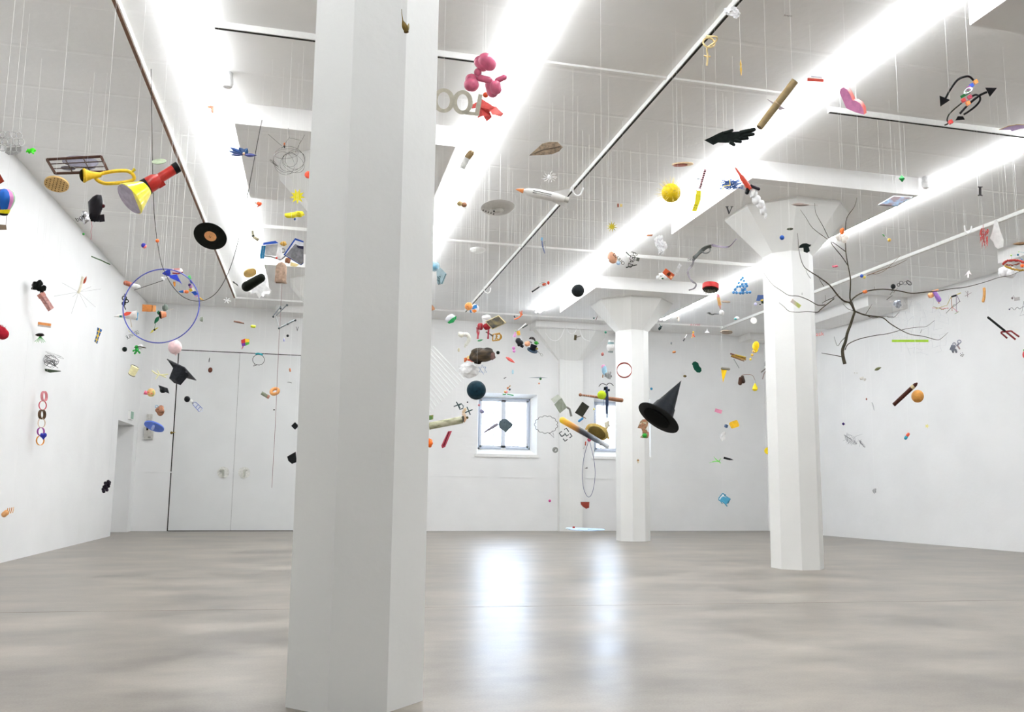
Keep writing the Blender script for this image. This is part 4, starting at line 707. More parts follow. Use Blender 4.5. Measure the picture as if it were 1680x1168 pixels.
one('six_point_star', 'thin blue wire six-pointed star below the log', 'star', 9.6, join(tube([(785.5, 602, 0), (797, 602, 0), (793.5, 614, 0)], .5, 5, True), tube([(791, 598.5, .8), (798.5, 611, .8), (786.5, 610, .8)], .5, 5, True)), M('4a7fb8'))
one('black_ball', 'small black ball right of the split log', 'ball', 10, sph(817, 578.5, 3), BLKG)
one('red_lens', 'thin red feather shape right of the log', 'feather', 10, leaf(829.5, 585.5, 845, 595.5, 5), M('e0605a'))
one('navy_ball', 'large dark navy ball above the left window', 'ball', 8.5, sph(781.5, 640, 15.8, seg=28, rings=16), M('14303c', .5, var=.25))
th('green_letters', 'dark green cut-out letters XOX beside the birch log', 'lettering', 10, [('letter_x', join(tube([(748.5, 659), (755, 670)], 1, 5), tube([(744.5, 667), (757.5, 662)], 1, 5)), M('3a4f50')), ('letter_o', tube([(752, 666), (757, 662.5), (760, 666), (759.5, 670), (754.5, 671.5)], 1, 5, True), M('3a4f50')), ('letter_x', join(tube([(766, 667.5), (771.5, 680.5)], 1, 5), tube([(763, 677), (775.5, 672)], 1, 5)), M('3a4f50'))])
one('tiny_bead', 'tiny black bead above the dark green letters', 'bead', 10, sph(767, 659.7, 1.3), BLK)
th('clay_figure', 'beige bent clay arm at the end of birch log', 'figure', 9.8, [('upper', capsule(764.5, 669.5, 759, 678, 2.6), M('dfc7a4', .6)), ('middle', capsule(759, 677, 764, 685, 2.8), M('e6cdb4', .6)), ('lower', capsule(764, 684, 761.5, 693, 2.6, 0, 0, 1.2), M('d0ab8c', .6)), ('olive_ball', sph(766.6, 685, 2.1), M('5c5020'))])
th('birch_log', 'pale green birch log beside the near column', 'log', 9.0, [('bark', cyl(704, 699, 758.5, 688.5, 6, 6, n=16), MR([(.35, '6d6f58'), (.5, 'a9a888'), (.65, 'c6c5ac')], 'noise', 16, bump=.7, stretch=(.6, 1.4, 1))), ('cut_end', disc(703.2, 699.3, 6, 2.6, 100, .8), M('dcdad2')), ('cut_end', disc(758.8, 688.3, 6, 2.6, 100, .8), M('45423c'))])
th('woven_patch', 'small green and orange woven patch above birch log end', 'textile', 9.1, [('cloth', ext([(699, 680), (705, 681.5), (711, 680.5), (710.5, 688), (705, 689), (699.5, 687.5)], 1), MR([(.4, '4a7a3c'), (.5, 'c0923c'), (.6, '7a8a3c')], 'cells', 60)), ('blue_tag', ext([(695.5, 683), (698.5, 684), (698, 692), (696, 692)], 1), M('2f7a9c')), ('tie', tube([(698.5, 690), (704, 694.5)], .4, 4), M('8a5a3c'))])
th('red_channel', 'red angled stick below the birch log', 'stick', 9.4, [('outer', plate([(735, 707.5, 0), (741.5, 707, 0), (730.5, 733, 2), (725.5, 735.5, 2), (724, 731, 2)], 1.4), M('b8485a')), ('groove', plate([(735.5, 708, 1.6), (737.5, 708, 1.6), (729, 731, 3.4), (727, 731.5, 3.4)], .8), M('5f1020'))])
one('orange_lump', 'bright orange lump below the birch log', 'lump', 9.2, lump(703.2, 726.3, 6.4, 7, 5, .16, 9), M('ee6f22', .6))
th('fan_shovel', 'dark grey folded fan with grey handle before left window', 'fan', 9.5, [('pleat', plate([(818, 697+0*k, 1), (820+k*2.1, 689+k*.9, 2+(k % 2)*2), (822.4+k*2.1, 690+k*.9, 2+((k+1) % 2)*2), (830, 709.5, 1)], .8), M('4a5a60' if k % 2 else '5f7078')) for k in range(10)]+[('blade', ext([(818, 693), (824, 687.5), (831, 687), (842, 696), (830.5, 709.5), (826, 706), (819, 702)], 1.2, -1), M('566770', .6)), ('handle', tube([(817, 695.2), (809, 700), (802, 704.5), (793, 710)], [2.6, 2.8, 2.2, 1.2], 7), M('8a8390', .6))])
one('pink_bead', 'small pink ball at the left window frame', 'ball', 11, sph(786, 664.6, 1.9), M('d98088'))
one('grey_stone', 'small grey stone against the left window', 'stone', 11, lump(790.7, 674.7, 4, 3.4, 3, .08, 2, 25), M('8884a0'))
def cloud_out(cx, cy, rx, ry, n, b):
    pts = []
    for i in range(n*5):
        a = i*math.tau/(n*5); q = 1+b*abs(math.sin(a*n/2)); pts.append((cx+rx*q*math.cos(a), cy+ry*q*math.sin(a), 0))
    return tube(pts, .42, 5, True)
th('cloud_bubble', 'scalloped thin black wire speech bubble right of left window', 'speech bubble', 9.5, [('outline', cloud_out(896, 696.5, 17.2, 13, 13, .13), M('35353c')), ('tail', tube([(901, 710.5), (909, 718), (907, 709.5)], .42, 5), M('35353c'))])
th('toy_acrobat', 'tiny colourful acrobat toy above the left window', 'toy', 10.5, [('body', capsule(831, 645.5, 830.5, 641, 2.4), M('d9787c')), ('torso', sph(829, 643, 2.2), M('e0a060')), ('arm', tube([(832, 638.5), (837.5, 632.5)], .8, 5), M('b08a3c')), ('head', sph(836.2, 638.8, 1.8), M('3a4450')), ('hat', box(833, 636.5, 3, 3, 3, 20), M('d98a60')), ('skis', join(tube([(824.5, 647), (830, 647)], 1.1, 5), tube([(832, 646.5), (842.5, 648.8)], .9, 5)), M('2c9048'))])
th('toy_plane', 'tiny model plane with wide thin wings', 'model plane', 11, [('wing', ext([(867, 619.6), (884, 618.6), (899, 619.8), (884, 620.4)], 4), M('7d8a92')), ('fuselage', capsule(886.8, 618.5, 886.8, 623.5, 1.9), M('2a7a34'))])
one('tiny_orange_star', 'tiny orange star below the model plane', 'star', 11, ext(star(884.4, 629, 2.2, 1, 5), .8), M('e08850'))
one('tiny_pen', 'tiny dark pen in front of the back wall', 'pen', 12, tube([(826.5, 621), (830.5, 619)], .7, 5), M('4a4a4a'))
one('tiny_glass_drop', 'tiny pale blue drop in front of the back wall', 'drop', 12, sph(841.3, 610, 1.6, 0, 4, 1.5), M('bfe3f0', .1))
th('paint_scraper', 'grey-green flat scraper with short handle', 'scraper', 9.0, [('blade', plate([(909.5, 663.5, 0), (921, 652, 0), (929, 666, 2), (931, 668, 2), (918.5, 678, 3)], 1.6), M('8d9484', .6)), ('pale_strip', plate([(903.5, 655, -1), (915.5, 647, -1), (921.5, 653, 1), (909, 661, 1)], 1.4), M('c3c8bc', .5)), ('handle', tube([(930, 668), (934.5, 671), (937.5, 683)], [1.8, 1.6, 1.9], 6), M('76756e'))])
th('dark_tile', 'square dark slate tile above the surfboard', 'tile', 9.2, [('tile', plate([(955.5, 659, 0), (966.8, 667, 2), (955.5, 684.5, 4), (943.2, 677, 2)], 1.6), M('35352e', .7))])
th('screwdriver', 'small blue screwdriver below the dark tile', 'screwdriver', 9.2, [('handle', capsule(948.5, 692, 957, 685.3, 1.9), M('3a90d0', .4)), ('tip', tube([(956, 683.5), (961.5, 686.5)], [1.1, .5], 6), M('a08468'))])
th('white_lollipop', 'white stick with yellow ball right of the dark tile', 'lollipop', 9.3, [('stick', tube([(966.5, 668.5), (978, 677)], .5, 5), WHT), ('ball', sph(974.6, 671.3, 1.9), M('e6de90'))])
th('surfboard', 'surfboard fading from yellow through orange to black', 'surfboard', 8.3, [('board', capsule(918, 686.5, 999.5, 734, 5.4, 0, 0, 4, 20), MR([(0, 'f4dc1e'), (.12, 'f0b43a'), (.3, 'c98a3c'), (.45, '3d3f42'), (.6, '30343c'), (.8, '77808c'), (1, 'e6eaf0')], 'axis', axis=0, lo=-.25, hi=.22, rough=.35)), ('fin', ext([(983, 728), (985.5, 729), (984, 733)], 1), M('6a7880'))])
th('straw_basket', 'golden brown oval straw basket behind the surfboard', 'basket', 8.7, [('bowl', lump(981, 708.5, 19, 12.5, 7, .03, 2, 28), M('b39a58', .8, var=.2)), ('hollow_shade', sph(979.5, 710, 15, 5.5, 9.5, 3, 28), M('5c4d24', .8)), ('rim', tube(smooth([(961, 705), (966, 697.5), (976, 697), (988, 703), (996, 712), (998.5, 721)]), 1.7, 7), M('c2a45c', .8)), ('handle', tube(smooth([(984, 716), (990, 708), (996, 702)]), 1.3, 7), M('c8ac6c', .8))])  # shade inside the bowl is painted as a darker solid oval
one('white_bouquet', 'pale dried flowers beside the straw basket', 'flowers', 8.9, join(lump(996, 696, 4, 6, 3, .35, 3), lump(994, 703, 3, 4, 3, .3, 5)), M('e2ddc8', .9))
th('black_maze', 'black angular bracket symbol below the surfboard', 'symbol', 9.6, [('bracket', join(*[tube([(928+1*(a*math.cos(.95)-b*math.sin(.95)), 713+(a*math.sin(.95)+b*math.cos(.95)), 0) for a, b in seg], .95, 5) for seg in ([(-8, -3), (-8, -7), (-1, -7)], [(2, -7), (8, -7), (8, -2)], [(8, 2), (8, 7), (3, 7)], [(-1, 7), (-8, 7), (-8, 2)], [(-3, 0), (3, 0), (3, -4)], [(-1, 7), (-1, 1)])]), M('23302f'))])
th('stone_ring', 'small rough grey ring in front of back pilaster', 'ring', 11, [('ring', join(ring(911, 738, 3.4, 3.6, 0, 1.5, m=7), lump(909.5, 736.5, 2.4, 2.4, 2, .2, 2)), M('8d918c', .7))])
one('magenta_ball', 'tiny magenta ball low in front of back wall', 'ball', 12, sph(902, 821.5, 2.2), M('c04488'))
th('wire_pendant', 'long teardrop wire loop hanging from a pink ball', 'pendant', 9.5, [('loop', tube(smooth([(966, 722), (960, 742), (956, 764), (955.5, 785), (958, 803), (964, 814.5), (970, 812), (974.5, 797), (976.3, 775), (974, 752), (967, 722)]), .42, 5), M('4a4f7c')), ('pink_ball', sph(966.8, 721, 3.4), M('c0506c'))], thread=1)
th('crayon_stub', 'tiny red and white crayon beside the pink ball', 'crayon', 9.6, [('red_end', capsule(961, 724, 960.3, 731, 1.1), M('c0604c')), ('white_end', capsule(960, 730, 957.5, 736.5, .9), M('dcdcdc'))])
one('tiny_wedge', 'tiny dark wedge inside the teardrop wire loop', 'wedge', 9.7, ext([(959, 768.5), (963.5, 766.3), (964, 768.6)], 2), M('4a463e'))
one('red_block', 'dark red wedge-shaped block below the wire loop', 'block', 9.5, ext([(952.5, 823.3), (967, 823.3), (966.5, 833), (961.5, 834.7), (956, 831), (953, 827.5)], 10), M('8f3a2e', .7))
th('paper_puddle', 'pale blue paper puddle hanging just above the floor', 'puddle', 12, [('sheet', disc(958, 868.5, 26, 2.2, 2, 1.2), M('b9cfe6', .6)), ('sheet', disc(940, 867, 12, 1.2, 2, 1), M('c6d8ec', .6)), ('sheet', disc(978, 868.5, 14, 1.4, 2, 1), M('a9c4e0', .6))], thread=1)
one('red_cube', 'tiny red cube above the pale blue puddle', 'cube', 11.8, box(941.2, 865, 3, 2.6, 3, 5, 20), M('c0302c'))
th('baseball_bat', 'brown wooden baseball bat in front of far column', 'bat', 11.0, [('bat', rev(951, 647.6, 1022.5, 657, [(0, 2.2), (.015, 2.6), (.03, 1.6), (.3, 1.9), (.6, 2.9), (.85, 3.4), (.98, 3.2), (1, 1.5)], n=16), M('93664a', .5)), ('knob', sph(952, 647.7, 2.7), M('8a5a40', .5))])
one('tennis_ball', 'bright yellow-green tennis ball on the bat', 'ball', 6.5, sph(987.3, 648, 7.4), M('c6df2c', .9))
th('toy_crossbow', 'tall black toy crossbow behind the tennis ball', 'crossbow', 8.0, [('stock', ext([(993, 634), (997, 634), (998.5, 655), (998, 679), (993.5, 679), (993.5, 655)], 4), M('34405a', .5)), ('bow_limb', tube(smooth([(982.5, 634), (986, 630), (990, 629.5), (995, 632)]), .6, 5), BLK), ('bow_limb', tube(smooth([(995, 632), (999, 628.6), (1003, 629.5), (1006.5, 633)]), .6, 5), BLK), ('grip', box(992.5, 637.5, 4, 5, 5, 5), BLK), ('trigger_box', box(999, 640, 3, 4, 4, 0), BLK), ('bolt', tube([(990.5, 640), (990.3, 678)], .35, 4), M('8a98b8')), ('tip', ext([(994, 679), (998.5, 679), (997.5, 686), (994.5, 686)], 2), M('aebcd8'))])
one('red_bangle', 'flat dark red ring in front of far column', 'ring', 9.0, band(1024.2, 607.3, 12.6, 12.2, 0, 7, .7, 1, 40), M('a8382c', .5))
th('ice_lolly', 'pink and pale blue ice lolly on a stick', 'ice lolly', 10, [('blue_body', capsule(990, 599, 993, 615, 4), M('a9d3ea', .4)), ('pink_top', capsule(989.3, 598, 990.5, 606, 3.7), M('eaa6cc', .4)), ('stick', box(989, 617, 1.7, 5, 1, 4), M('a07044'))])
one('zebra_crumple', 'crumpled black and white paper beside the ice lolly', 'paper', 9.6, lump(998.5, 616, 5, 5.6, 3, .35, 4), MR([(.45, 'f0f0f0'), (.5, '2f4444')], 'wave', 22), 15)
one('red_pebble', 'small red pebble left of the white jar', 'pebble', 11, lump(988.4, 581, 2.5, 3, 2.4, .1, 3), M('b0605c'))
th('white_jar', 'white ginger jar with grey bands beside far column', 'jar', 10.5, [('body', rev(1002.5, 558, 1001.5, 579, [(0, 4.2), (.08, 4.5), (.25, 4.7), (.5, 6.9), (.7, 6.4), (.85, 4.2), (1, 3.4)]), M('e8e8e8', .3)), ('neck_band', rev(1002.3, 561, 1002, 566.5, [(0, 4.7), (1, 5.6)]), M('7d9a9c', .4)), ('foot_band', rev(1001.8, 575, 1001.5, 578.5, [(0, 4.5), (1, 3.9)]), M('8d9a98', .4))])
th('beaded_necklace', 'white cord with green bead left of far column', 'cord', 12, [('bead', sph(993.6, 545.2, 2), M('2c8a6c')), ('cord', tube(smooth([(993.5, 546), (992, 556), (987, 567), (982, 571), (977.5, 569)]), .4, 5), WHT)])
one('white_garland', 'thin white cord swagged across the back wall top', 'cord', 14, tube(smooth([(895, 546), (902, 556), (912, 559), (920, 553), (928, 536), (932, 544), (938, 548), (944, 544), (948, 532), (952, 544), (958, 556), (969, 560)], 5), .35, 4), M('f0f0f0', .5), at=[(928, 536), (948, 532)])
th('gavel', 'small dark wooden gavel hanging below white cord', 'gavel', 12.5, [('head', cyl(944.3, 549.5, 943.6, 558, 2.1), M('4e4430', .5)), ('handle', tube([(945, 553.5), (953, 551)], .6, 5), M('4e4430', .5))])
one('dark_ball', 'dark grey ball in front of the third light line', 'ball', 8.5, sph(948, 476.8, 10.8, seg=22, rings=12), M('24292b', .6, var=.2))
th('magnifier', 'magnifying glass with black handle and red fish', 'magnifier', 9.5, [('handle', tube([(872.5, 479), (885, 470.5)], [1.4, 1.2], 7), BLK), ('rim', ring(889.5, 467, 6.2, 3.2, -12, .5), M('a9a9a6', .3, metal=.7)), ('red_fish', lump(893, 466.7, 3.8, 2.6, 2, .1, 2), M('b0482c')), ('red_tail', sph(899.7, 464, 2, 0, 3), M('d0422c'))])
th('bird_toy', 'tiny dark bird with red feet left of far column', 'bird', 12.5, [('body', lump(974.5, 521.8, 1.8, 1.6, 1.5, .1, 2), M('3a5050')), ('breast', sph(976, 524.5, 1.2), M('e0d8d8')), ('tail', tube([(977.5, 525), (980.5, 518)], [.8, .3], 5), M('6a4a4a'))])
# ---------------------------------------------------------------- right of centre, high
th('letter_egg', 'peach egg with olive letters and blue ball', 'egg', 10.0, [('egg', sph(1004.5, 422.5, 8, 0, 10.4, 7.5, -20), M('d9a284', .5)), ('lettering', text('DARIO', 1015, 425, 6, 46, 1.6, z=6), M('3d3a24')), ('blue_ball', sph(1014.6, 431.6, 3.4, 5), M('b8d2ea', .3))])
th('letter_tower', 'tangled black letter tower beside the peach egg', 'lettering', 10.0, [('letters', text('HEAD', 1036, 426, 8.5, 105, 2, xs=.9), M('262c26')), ('letters', text('PAR', 1041, 422, 6, 112, 2), M('3a4034')), ('base_bar', tube([(1027, 439), (1036, 436.5), (1045, 434.5)], .9, 5), M('262c26')), ('side_bar', tube([(1027, 413.5), (1032, 418.5), (1035, 420)], .9, 5), M('3a4438')), ('small_plate', box(1046.5, 425.5, 5, 6, 1.2, 15), M('5e6258'))])
one('tiny_dash', 'tiny grey screw above the black letter tower', 'screw', 10, tube([(1018, 403), (1021, 406)], .9, 5), M('6a7670'))
def spikes(x, y, r0, r1, n, w_):
    g_ = random.Random(5); out = []
    for i in range(n):
        z = g_.uniform(-1, 1); a = g_.uniform(0, 6.283); q = math.sqrt(1-z*z); L = g_.uniform(r1*.72, r1)
        out.append(tube([(x+r0*.9*q*math.cos(a), y+r0*.9*q*math.sin(a), r0*.9*z), (x+L*q*math.cos(a), y+L*q*math.sin(a), L*z)], [w_, w_*.3], 4))
    return join(*out)
th('spiky_sun_ball', 'yellow ball bristling with thin spikes', 'spiky ball', 7.5, [('ball', sph(1101, 316.5, 15.8, seg=24, rings=14), M('e6c41a', .6)), ('spikes', spikes(1101, 316.5, 15.8, 29, 130, .35), M('e8d37a', .6))])
th('painted_tongue', 'flat cream plate with red tongue near spiky ball', 'plate', 8.3, [('plate', disc(1120, 269.5, 17.5, 3, -3, 1.6, -1), M('e6cba4', .6)), ('red_strip', disc(1116, 270.4, 12, 2.05, -3, 2.4, -1), M('a8503a', .6))])
ST = MR([(.5, '4a2428'), (.62, 'c9a0a8')], 'wave', 16, axis=1)
th('toy_sword', 'toy sword with striped handle and yellow blade', 'sword', 8.0, [('handle', cyl(1157.3, 278, 1148, 310, 2.3), ST), ('guard', tube([(1142.7, 293), (1150.7, 294.5), (1157, 296)], [1.1, 1.1, .4], 6), M('5f666c')), ('blade', ext([(1142, 312), (1150, 312), (1149.8, 327), (1142.7, 347), (1135, 346.5), (1140.4, 330)], 2.4), M('f0e234', .5)), ('blade_face', join(box(1141, 336.5, 6, .7, .5, 8, z=1.5), box(1139, 341, 1, 1, .5, z=1.5), box(1142.5, 341.5, 1, 1, .5, z=1.5)), M('4a4a20'))])
th('blue_straw_tangle', 'tangled bundle of blue strips with yellow thread', 'tangle', 8.6, [('strips', wires(60, lambda i: (lambda x, y, a, L, z: [(x-L*math.cos(a), y-L*math.sin(a), z), (x, y+rnd(-1, 1), z+rnd(-3, 3)), (x+L*math.cos(a), y+L*math.sin(a), z)])(rnd(1187, 1209), rnd(297, 310), rnd(-.8, .5), rnd(7, 15), rnd(-7, 7)), .42), M('2f5a9c', .5)), ('yellow_thread', tube([(1185, 312, 9), (1188, 305, 9), (1198, 304, 9), (1197, 294, 9)], .7, 5), M('e6d03a'))])
th('red_toy_rocket', 'red toy rocket with black fins trailing white smoke', 'rocket', 7.8, [('hull', rev(1206, 274.5, 1231, 311, [(0, .6), (.1, 1.8), (.35, 2.4), (.42, 4), (1, 5)]), M('b83a26', .4)), ('nose_tip', rev(1205.6, 274, 1209, 279, [(0, .4), (1, 1.9)]), M('e8c0a4', .4)), ('fin', capsule(1229, 305, 1224.5, 319, 3.4, 0, 4), BLK), ('fin', capsule(1230, 304, 1247, 311, 2.7, 0, 4), M('2f2a30', .4)), ('smoke', join(lump(1236, 318, 7, 8, 6, .1, 2), lump(1241, 328, 7.5, 8, 6, .1, 3), lump(1248, 336, 7, 8, 6, .1, 4), lump(1252, 345, 5.5, 8, 5, .1, 5), lump(1256, 354, 2.5, 5, 3, .1, 6)), M('f0f0f0', .9))])
def serifV(x, y):
    return [(x-6, y-6.5), (x-.5, y-6.5), (x-.5, y-5.6), (x-2, y-5.4), (x+.6, y+3), (x+4, y-5.4), (x+2.4, y-5.6), (x+2.4, y-6.5), (x+7, y-6.5), (x+7, y-5.6), (x+5.6, y-5.2), (x+.4, y+6.3), (x-.8, y+6.3), (x-4.6, y-5.3), (x-6, y-5.6)]
one('letter_v', 'black serif letter V left of the right column', 'lettering', 8.5, ext(serifV(1196, 345), 1.6), M('3a3a3c'))
one('letter_i', 'black serif letter I hanging at upper right', 'lettering', 8.5, ext([(1604, 306), (1612, 306), (1612, 307.4), (1610, 308), (1610, 319.4), (1612, 320), (1612, 321.4), (1604, 321.4), (1604, 320), (1606, 319.4), (1606, 308), (1604, 307.4)], 1.6), M('3f3c3c'))
th('film_snake', 'grey snake of rippling film strip with reel', 'film strip', 8.8, [('tail', ribbon([(1207.6, 392), (1197, 404), (1186, 405.5), (1167, 402)], (1.2, 4.4)), M('8d8494', .5)), ('thick_band', ribbon([(1167, 404), (1158, 406), (1147, 415), (1138, 424)], 6.5, 2), M('565a58', .5)), ('lower_band', ribbon([(1138, 424), (1136, 434), (1129.5, 441.7), (1128.5, 450), (1135, 461.5), (1141.7, 466), (1139, 473), (1129.5, 476.6)], (4.5, 2.4)), M('98949a', .5)), ('reel', ring(1158.5, 410.5, 7, 5, -10, 1.1), M('7d8080', .4, metal=.5)), ('letter_clip', text('DIEID', 1134, 426, 3.6, 0, 2, z=3), M('33333c'))])
one('yellow_splat', 'small yellow spiky splat on the grey ceiling', 'splat', 10.0, ext(star(1004, 372, 9.5, 3.4, 10, 12), 1), M('c6b62c'))
th('tiny_book', 'tiny red and yellow book on the grey ceiling', 'book', 10.0, [('red_cover', box(1014, 337, 2.6, 6, 3), M('8f4434')), ('yellow_pages', box(1019, 337, 4, 4.6, 2), M('d9c07c'))])
one('brown_chip', 'tiny flat brown slab under the third light line', 'slab', 9.5, plate([(1061, 387, 0), (1063, 385, -3), (1071, 385, -3), (1069.5, 387, 0)], 1), M('a8704c'))
one('plastic_bag', 'crumpled clear plastic bag near the third light line', 'plastic bag', 9.5, join(crumple(1081, 396, 7, 9, 6, .3, 3), crumple(1087, 406, 7, 9, 6, .3, 5), crumple(1084, 413, 4, 5, 4, .3, 7)), M('f4f4f6', .15, alpha=.55, bump=.8), 20)
th('picture_card', 'orange and brown picture card', 'card', 10.5, [('card', plate([(1092, 440, 0), (1107, 451, 2), (1101, 459.5, 3), (1086.5, 447.5, 1)], 1), M('b0481f', .4)), ('dark_print', plate([(1098, 446, 1.8), (1101, 449, 2), (1097, 454, 2.6), (1093, 450, 2)], 1), M('4a2414', .4)), ('cream_print', plate([(1101, 452, 2.4), (1104, 454, 2.6), (1101.5, 457.5, 3), (1099, 455.5, 2.6)], 1), M('e0b080', .4))])
th('white_flower', 'white flower with green centre beside orange card', 'flower', 10.9, [('petals', join(lump(1080, 455, 4, 3.6, 2, .15, 2), lump(1085, 450.5, 4.4, 3.4, 2, .15, 3), lump(1090, 454.5, 4, 3.4, 2, .15, 4), lump(1085, 457, 4.4, 3, 2, .15, 5)), WHT), ('centre', sph(1087, 456.7, 1.9, 3, 1.4), M('2f5a3c'))])
one('white_script', 'white curly handwritten word beside the orange card', 'lettering', 10.5, text('Snusa', 1110, 444, 8, -62, 1, shear=.3), WHT)
th('nail_drum', 'red tin drum with dark bristly underside', 'drum', 9.5, [('red_shell', disc(1166, 470.5, 13.8, 5.4, 2, 8, -1, 32), M('c43030', .45)), ('dark_inside', disc(1166, 475.4, 12.6, 5, 2, 1.6, -1, 32), M('3a3834', .8)), ('bristles', wires(50, lambda i: (lambda a, q: [(1166+12*q*math.cos(a), 475+4.6*q*math.sin(a), 4), (1166+12*q*math.cos(a)+rnd(-1, 1), 479+4.6*q*math.sin(a), 6)])(rnd(0, 6.3), math.sqrt(rnd(0, 1))), .3), M('8a8878'))])
th('pencil', 'short pink and orange pencil below the red drum', 'pencil', 9.8, [('pink_end', cyl(1177, 482, 1178.6, 488, 2.2), M('e09aa0')), ('orange_body', cyl(1178.5, 488, 1181, 501, 2.6), M('e2b070')), ('pink_tip', rev(1181, 501, 1182, 507, [(0, 2.4), (1, .6)]), M('e8b4b0'))])
one('flat_disc', 'thin flat brown disc right of the pencil', 'disc', 10.5, disc(1191, 495, 7.4, 1.4, 3, 1), M('8a7866'))
mol = []
for r_ in range(6):
    for c_ in range(r_+1):
        if (r_*7+c_*3) % 9 != 4: mol.append((1218+(c_-r_/2)*5.6+rnd(-1, 1)-r_*.2, 455+r_*5.0+rnd(-1, 1), rnd(-6, 6)))
bl = [sph(a, b, 2.5, c, seg=8, rings=6) for a, b, c in mol]
for i, p in enumerate(mol):
    for q in mol[i+1:]:
        if 3 < math.dist(p[:2], q[:2]) < 8: bl.append(tube([p, q], .8, 5))
one('blue_molecule', 'light blue molecule lattice in the right light line', 'molecule', 10.0, join(*bl), M('4f94cc', .45))
th('blue_case', 'blue black yellow box half behind right column', 'box', 12.5, [('blue_panel', ext([(1243, 484), (1255, 484), (1255, 494), (1240.5, 493.5)], 2), M('3a5488')), ('yellow_bow', lump(1250, 492.5, 3, 2, 2, .2, 3), M('c9a83a')), ('black_base', box(1252, 496, 6, 4, 4), M('1d2a1c')), ('violet_bulb', sph(1239.5, 499, 2.6), M('b4b0d0', .3)), ('dark_foot', box(1247, 499.5, 3, 1.6, 2), BLK)])
th('moustache_glasses', 'dark moustache shape beside small white ball', 'moustache', 12, [('moustache', tube(smooth([(1159.5, 513.5), (1163, 513.5), (1168, 516), (1173, 515), (1180, 515)]), [.3, .5, .6, .8, 1.4, 1.8, 1.4, 1, .9, .9, .9, .8, .8, .8, .7, .6, .5], 6), M('4a4a48')), ('white_ball', sph(1184, 513.2, 4.4), M('dcdcda'))])
# ---------------------------------------------------------------- middle right, in front of the back wall
th('black_bird', 'small black bird right of the far column', 'bird', 13.5, [('body', lump(1082.5, 538.5, 2.4, 3.4, 2, .1, 2, 35), M('2c3838')), ('wing', leaf(1083, 537, 1087, 534.5, 2), M('2c3838')), ('tail', tube([(1084, 536), (1081.5, 531)], [.8, .3], 5), M('2c3838'))])
th('white_figurine', 'tiny white figurine at the end of right light line', 'figurine', 13.5, [('body', rev(1113, 519, 1113.5, 527, [(0, .8), (.4, 1.8), (1, 1.6)]), M('e6dcd2')), ('pack', sph(1111.8, 521.5, 1.4), M('8a7864'))])
one('pink_word', 'flat pink lettering seen edge-on below right light line', 'lettering', 13.5, text('ROSE', 1140.5, 533, 3.2, 0, 1, xs=1.6), M('c87880'))
th('small_brush', 'tiny white and black brush below right light line', 'brush', 13.5, [('handle', cyl(1127, 549, 1123.5, 555, 1.1, .9), WHT), ('bristles', cyl(1123.5, 555, 1121, 559.5, 1.3), M('4a4a4c'))])
th('toy_figure', 'tiny yellow red toy figure below right light line', 'toy', 13.5, [('head', sph(1137.4, 545.2, 1.8), M('e0b44a')), ('body', capsule(1136.5, 547, 1138, 552, 1.7), M('d9744c')), ('leg', capsule(1137, 551, 1135, 554.5, .9), M('e0b060')), ('leg', capsule(1138.5, 551, 1140, 553, .9), M('c84838'))])
th('ceiling_spot', 'small white cone lamp on the ceiling at back', 'lamp', 15.5, [('stem', cyl(1160, 539.5, 1160, 543, .5), WHT), ('shade', rev(1160, 542.5, 1160, 546, [(0, .8), (1, 4.6)]), WHT)])
one('wooden_plate', 'flat tan wooden plate near the back right corner', 'plate', 13.0, disc(1191.6, 544.8, 10.2, 3, 1, 1.4, -1), M('a8998a', .7, var=.15))
th('teal_egg', 'small white egg with teal patch', 'egg', 13, [('egg', sph(1209, 522, 4, 0, 2.8), WHT), ('teal_patch', sph(1206.8, 523.2, 2.6, 1.4, 1.9), M('5fb0b0'))])
one('white_disc', 'round white paper disc left of the right column', 'disc', 12.8, disc(1236.4, 526, 5.4, 5, 30, 1), M('ece9e2'))
one('tiny_mote', 'tiny grey mote right of the far column', 'pebble', 14, lump(1101, 563, 1.4, 2.2, 1.2, .2, 2), M('8a9090'))
one('orange_seed', 'small orange brown seed right of the far column', 'seed', 13.5, sph(1106, 577.5, 3.2, 0, 1.9, 2, -8), M('b0703c'))
one('yellow_swoosh', 'bright yellow oval with curled tail', 'ornament', 12.3, join(sph(1240, 567.5, 5.7, 0, 8, 3, 12), tube(smooth([(1243, 573), (1240, 577), (1236.5, 577), (1236, 574)]), [1.8, 1.8, 1.7, 1.6, 1.5, 1.4, 1.3, 1.2, 1.1, 1, 1, .9, .8], 6)), M('f0cc18', .4))
th('amber_beads', 'string of small amber beads below yellow oval', 'beads', 12.1, [('bead', sph(1236.2, 576.6, 1.9), M('e0a860')), ('bead', sph(1234, 582.4, 2.3), M('d9b048')), ('bead', sph(1231.3, 589.3, 2), M('e6cc48')), ('cord', tube([(1236, 577), (1231, 589)], .2, 4), M('c9b080'))])
th('pencil_bundle', 'bundle of brown and mustard sticks', 'sticks', 12.0, [('stick', tube([(1198, 580, 0), (1223.5, 588, 1)], 1.4, 5), M('6e4c44')), ('stick', tube([(1200, 583, 2), (1223.8, 590.4, 2)], 1.3, 5), M('9c7a2c')), ('stick', tube([(1199, 584.5, -1), (1221, 592.5, 0)], 1.1, 5), M('8a6038')), ('stick', tube([(1206, 582, 3), (1224, 586.5, 3)], 1.1, 5), M('b0962c')), ('thin_rod', tube([(1203.7, 588.8), (1212.8, 604)], .5, 5), M('6f7472'))])
th('yellow_pennant', 'yellow pennant hanging from a grey roll', 'pennant', 12.0, [('flag', ext([(1183, 606), (1193, 606), (1186, 628)], 1.4), M('f2c414', .5)), ('roll', capsule(1182.5, 604.3, 1198, 605.7, 2.2), M('7a756a', .8))])
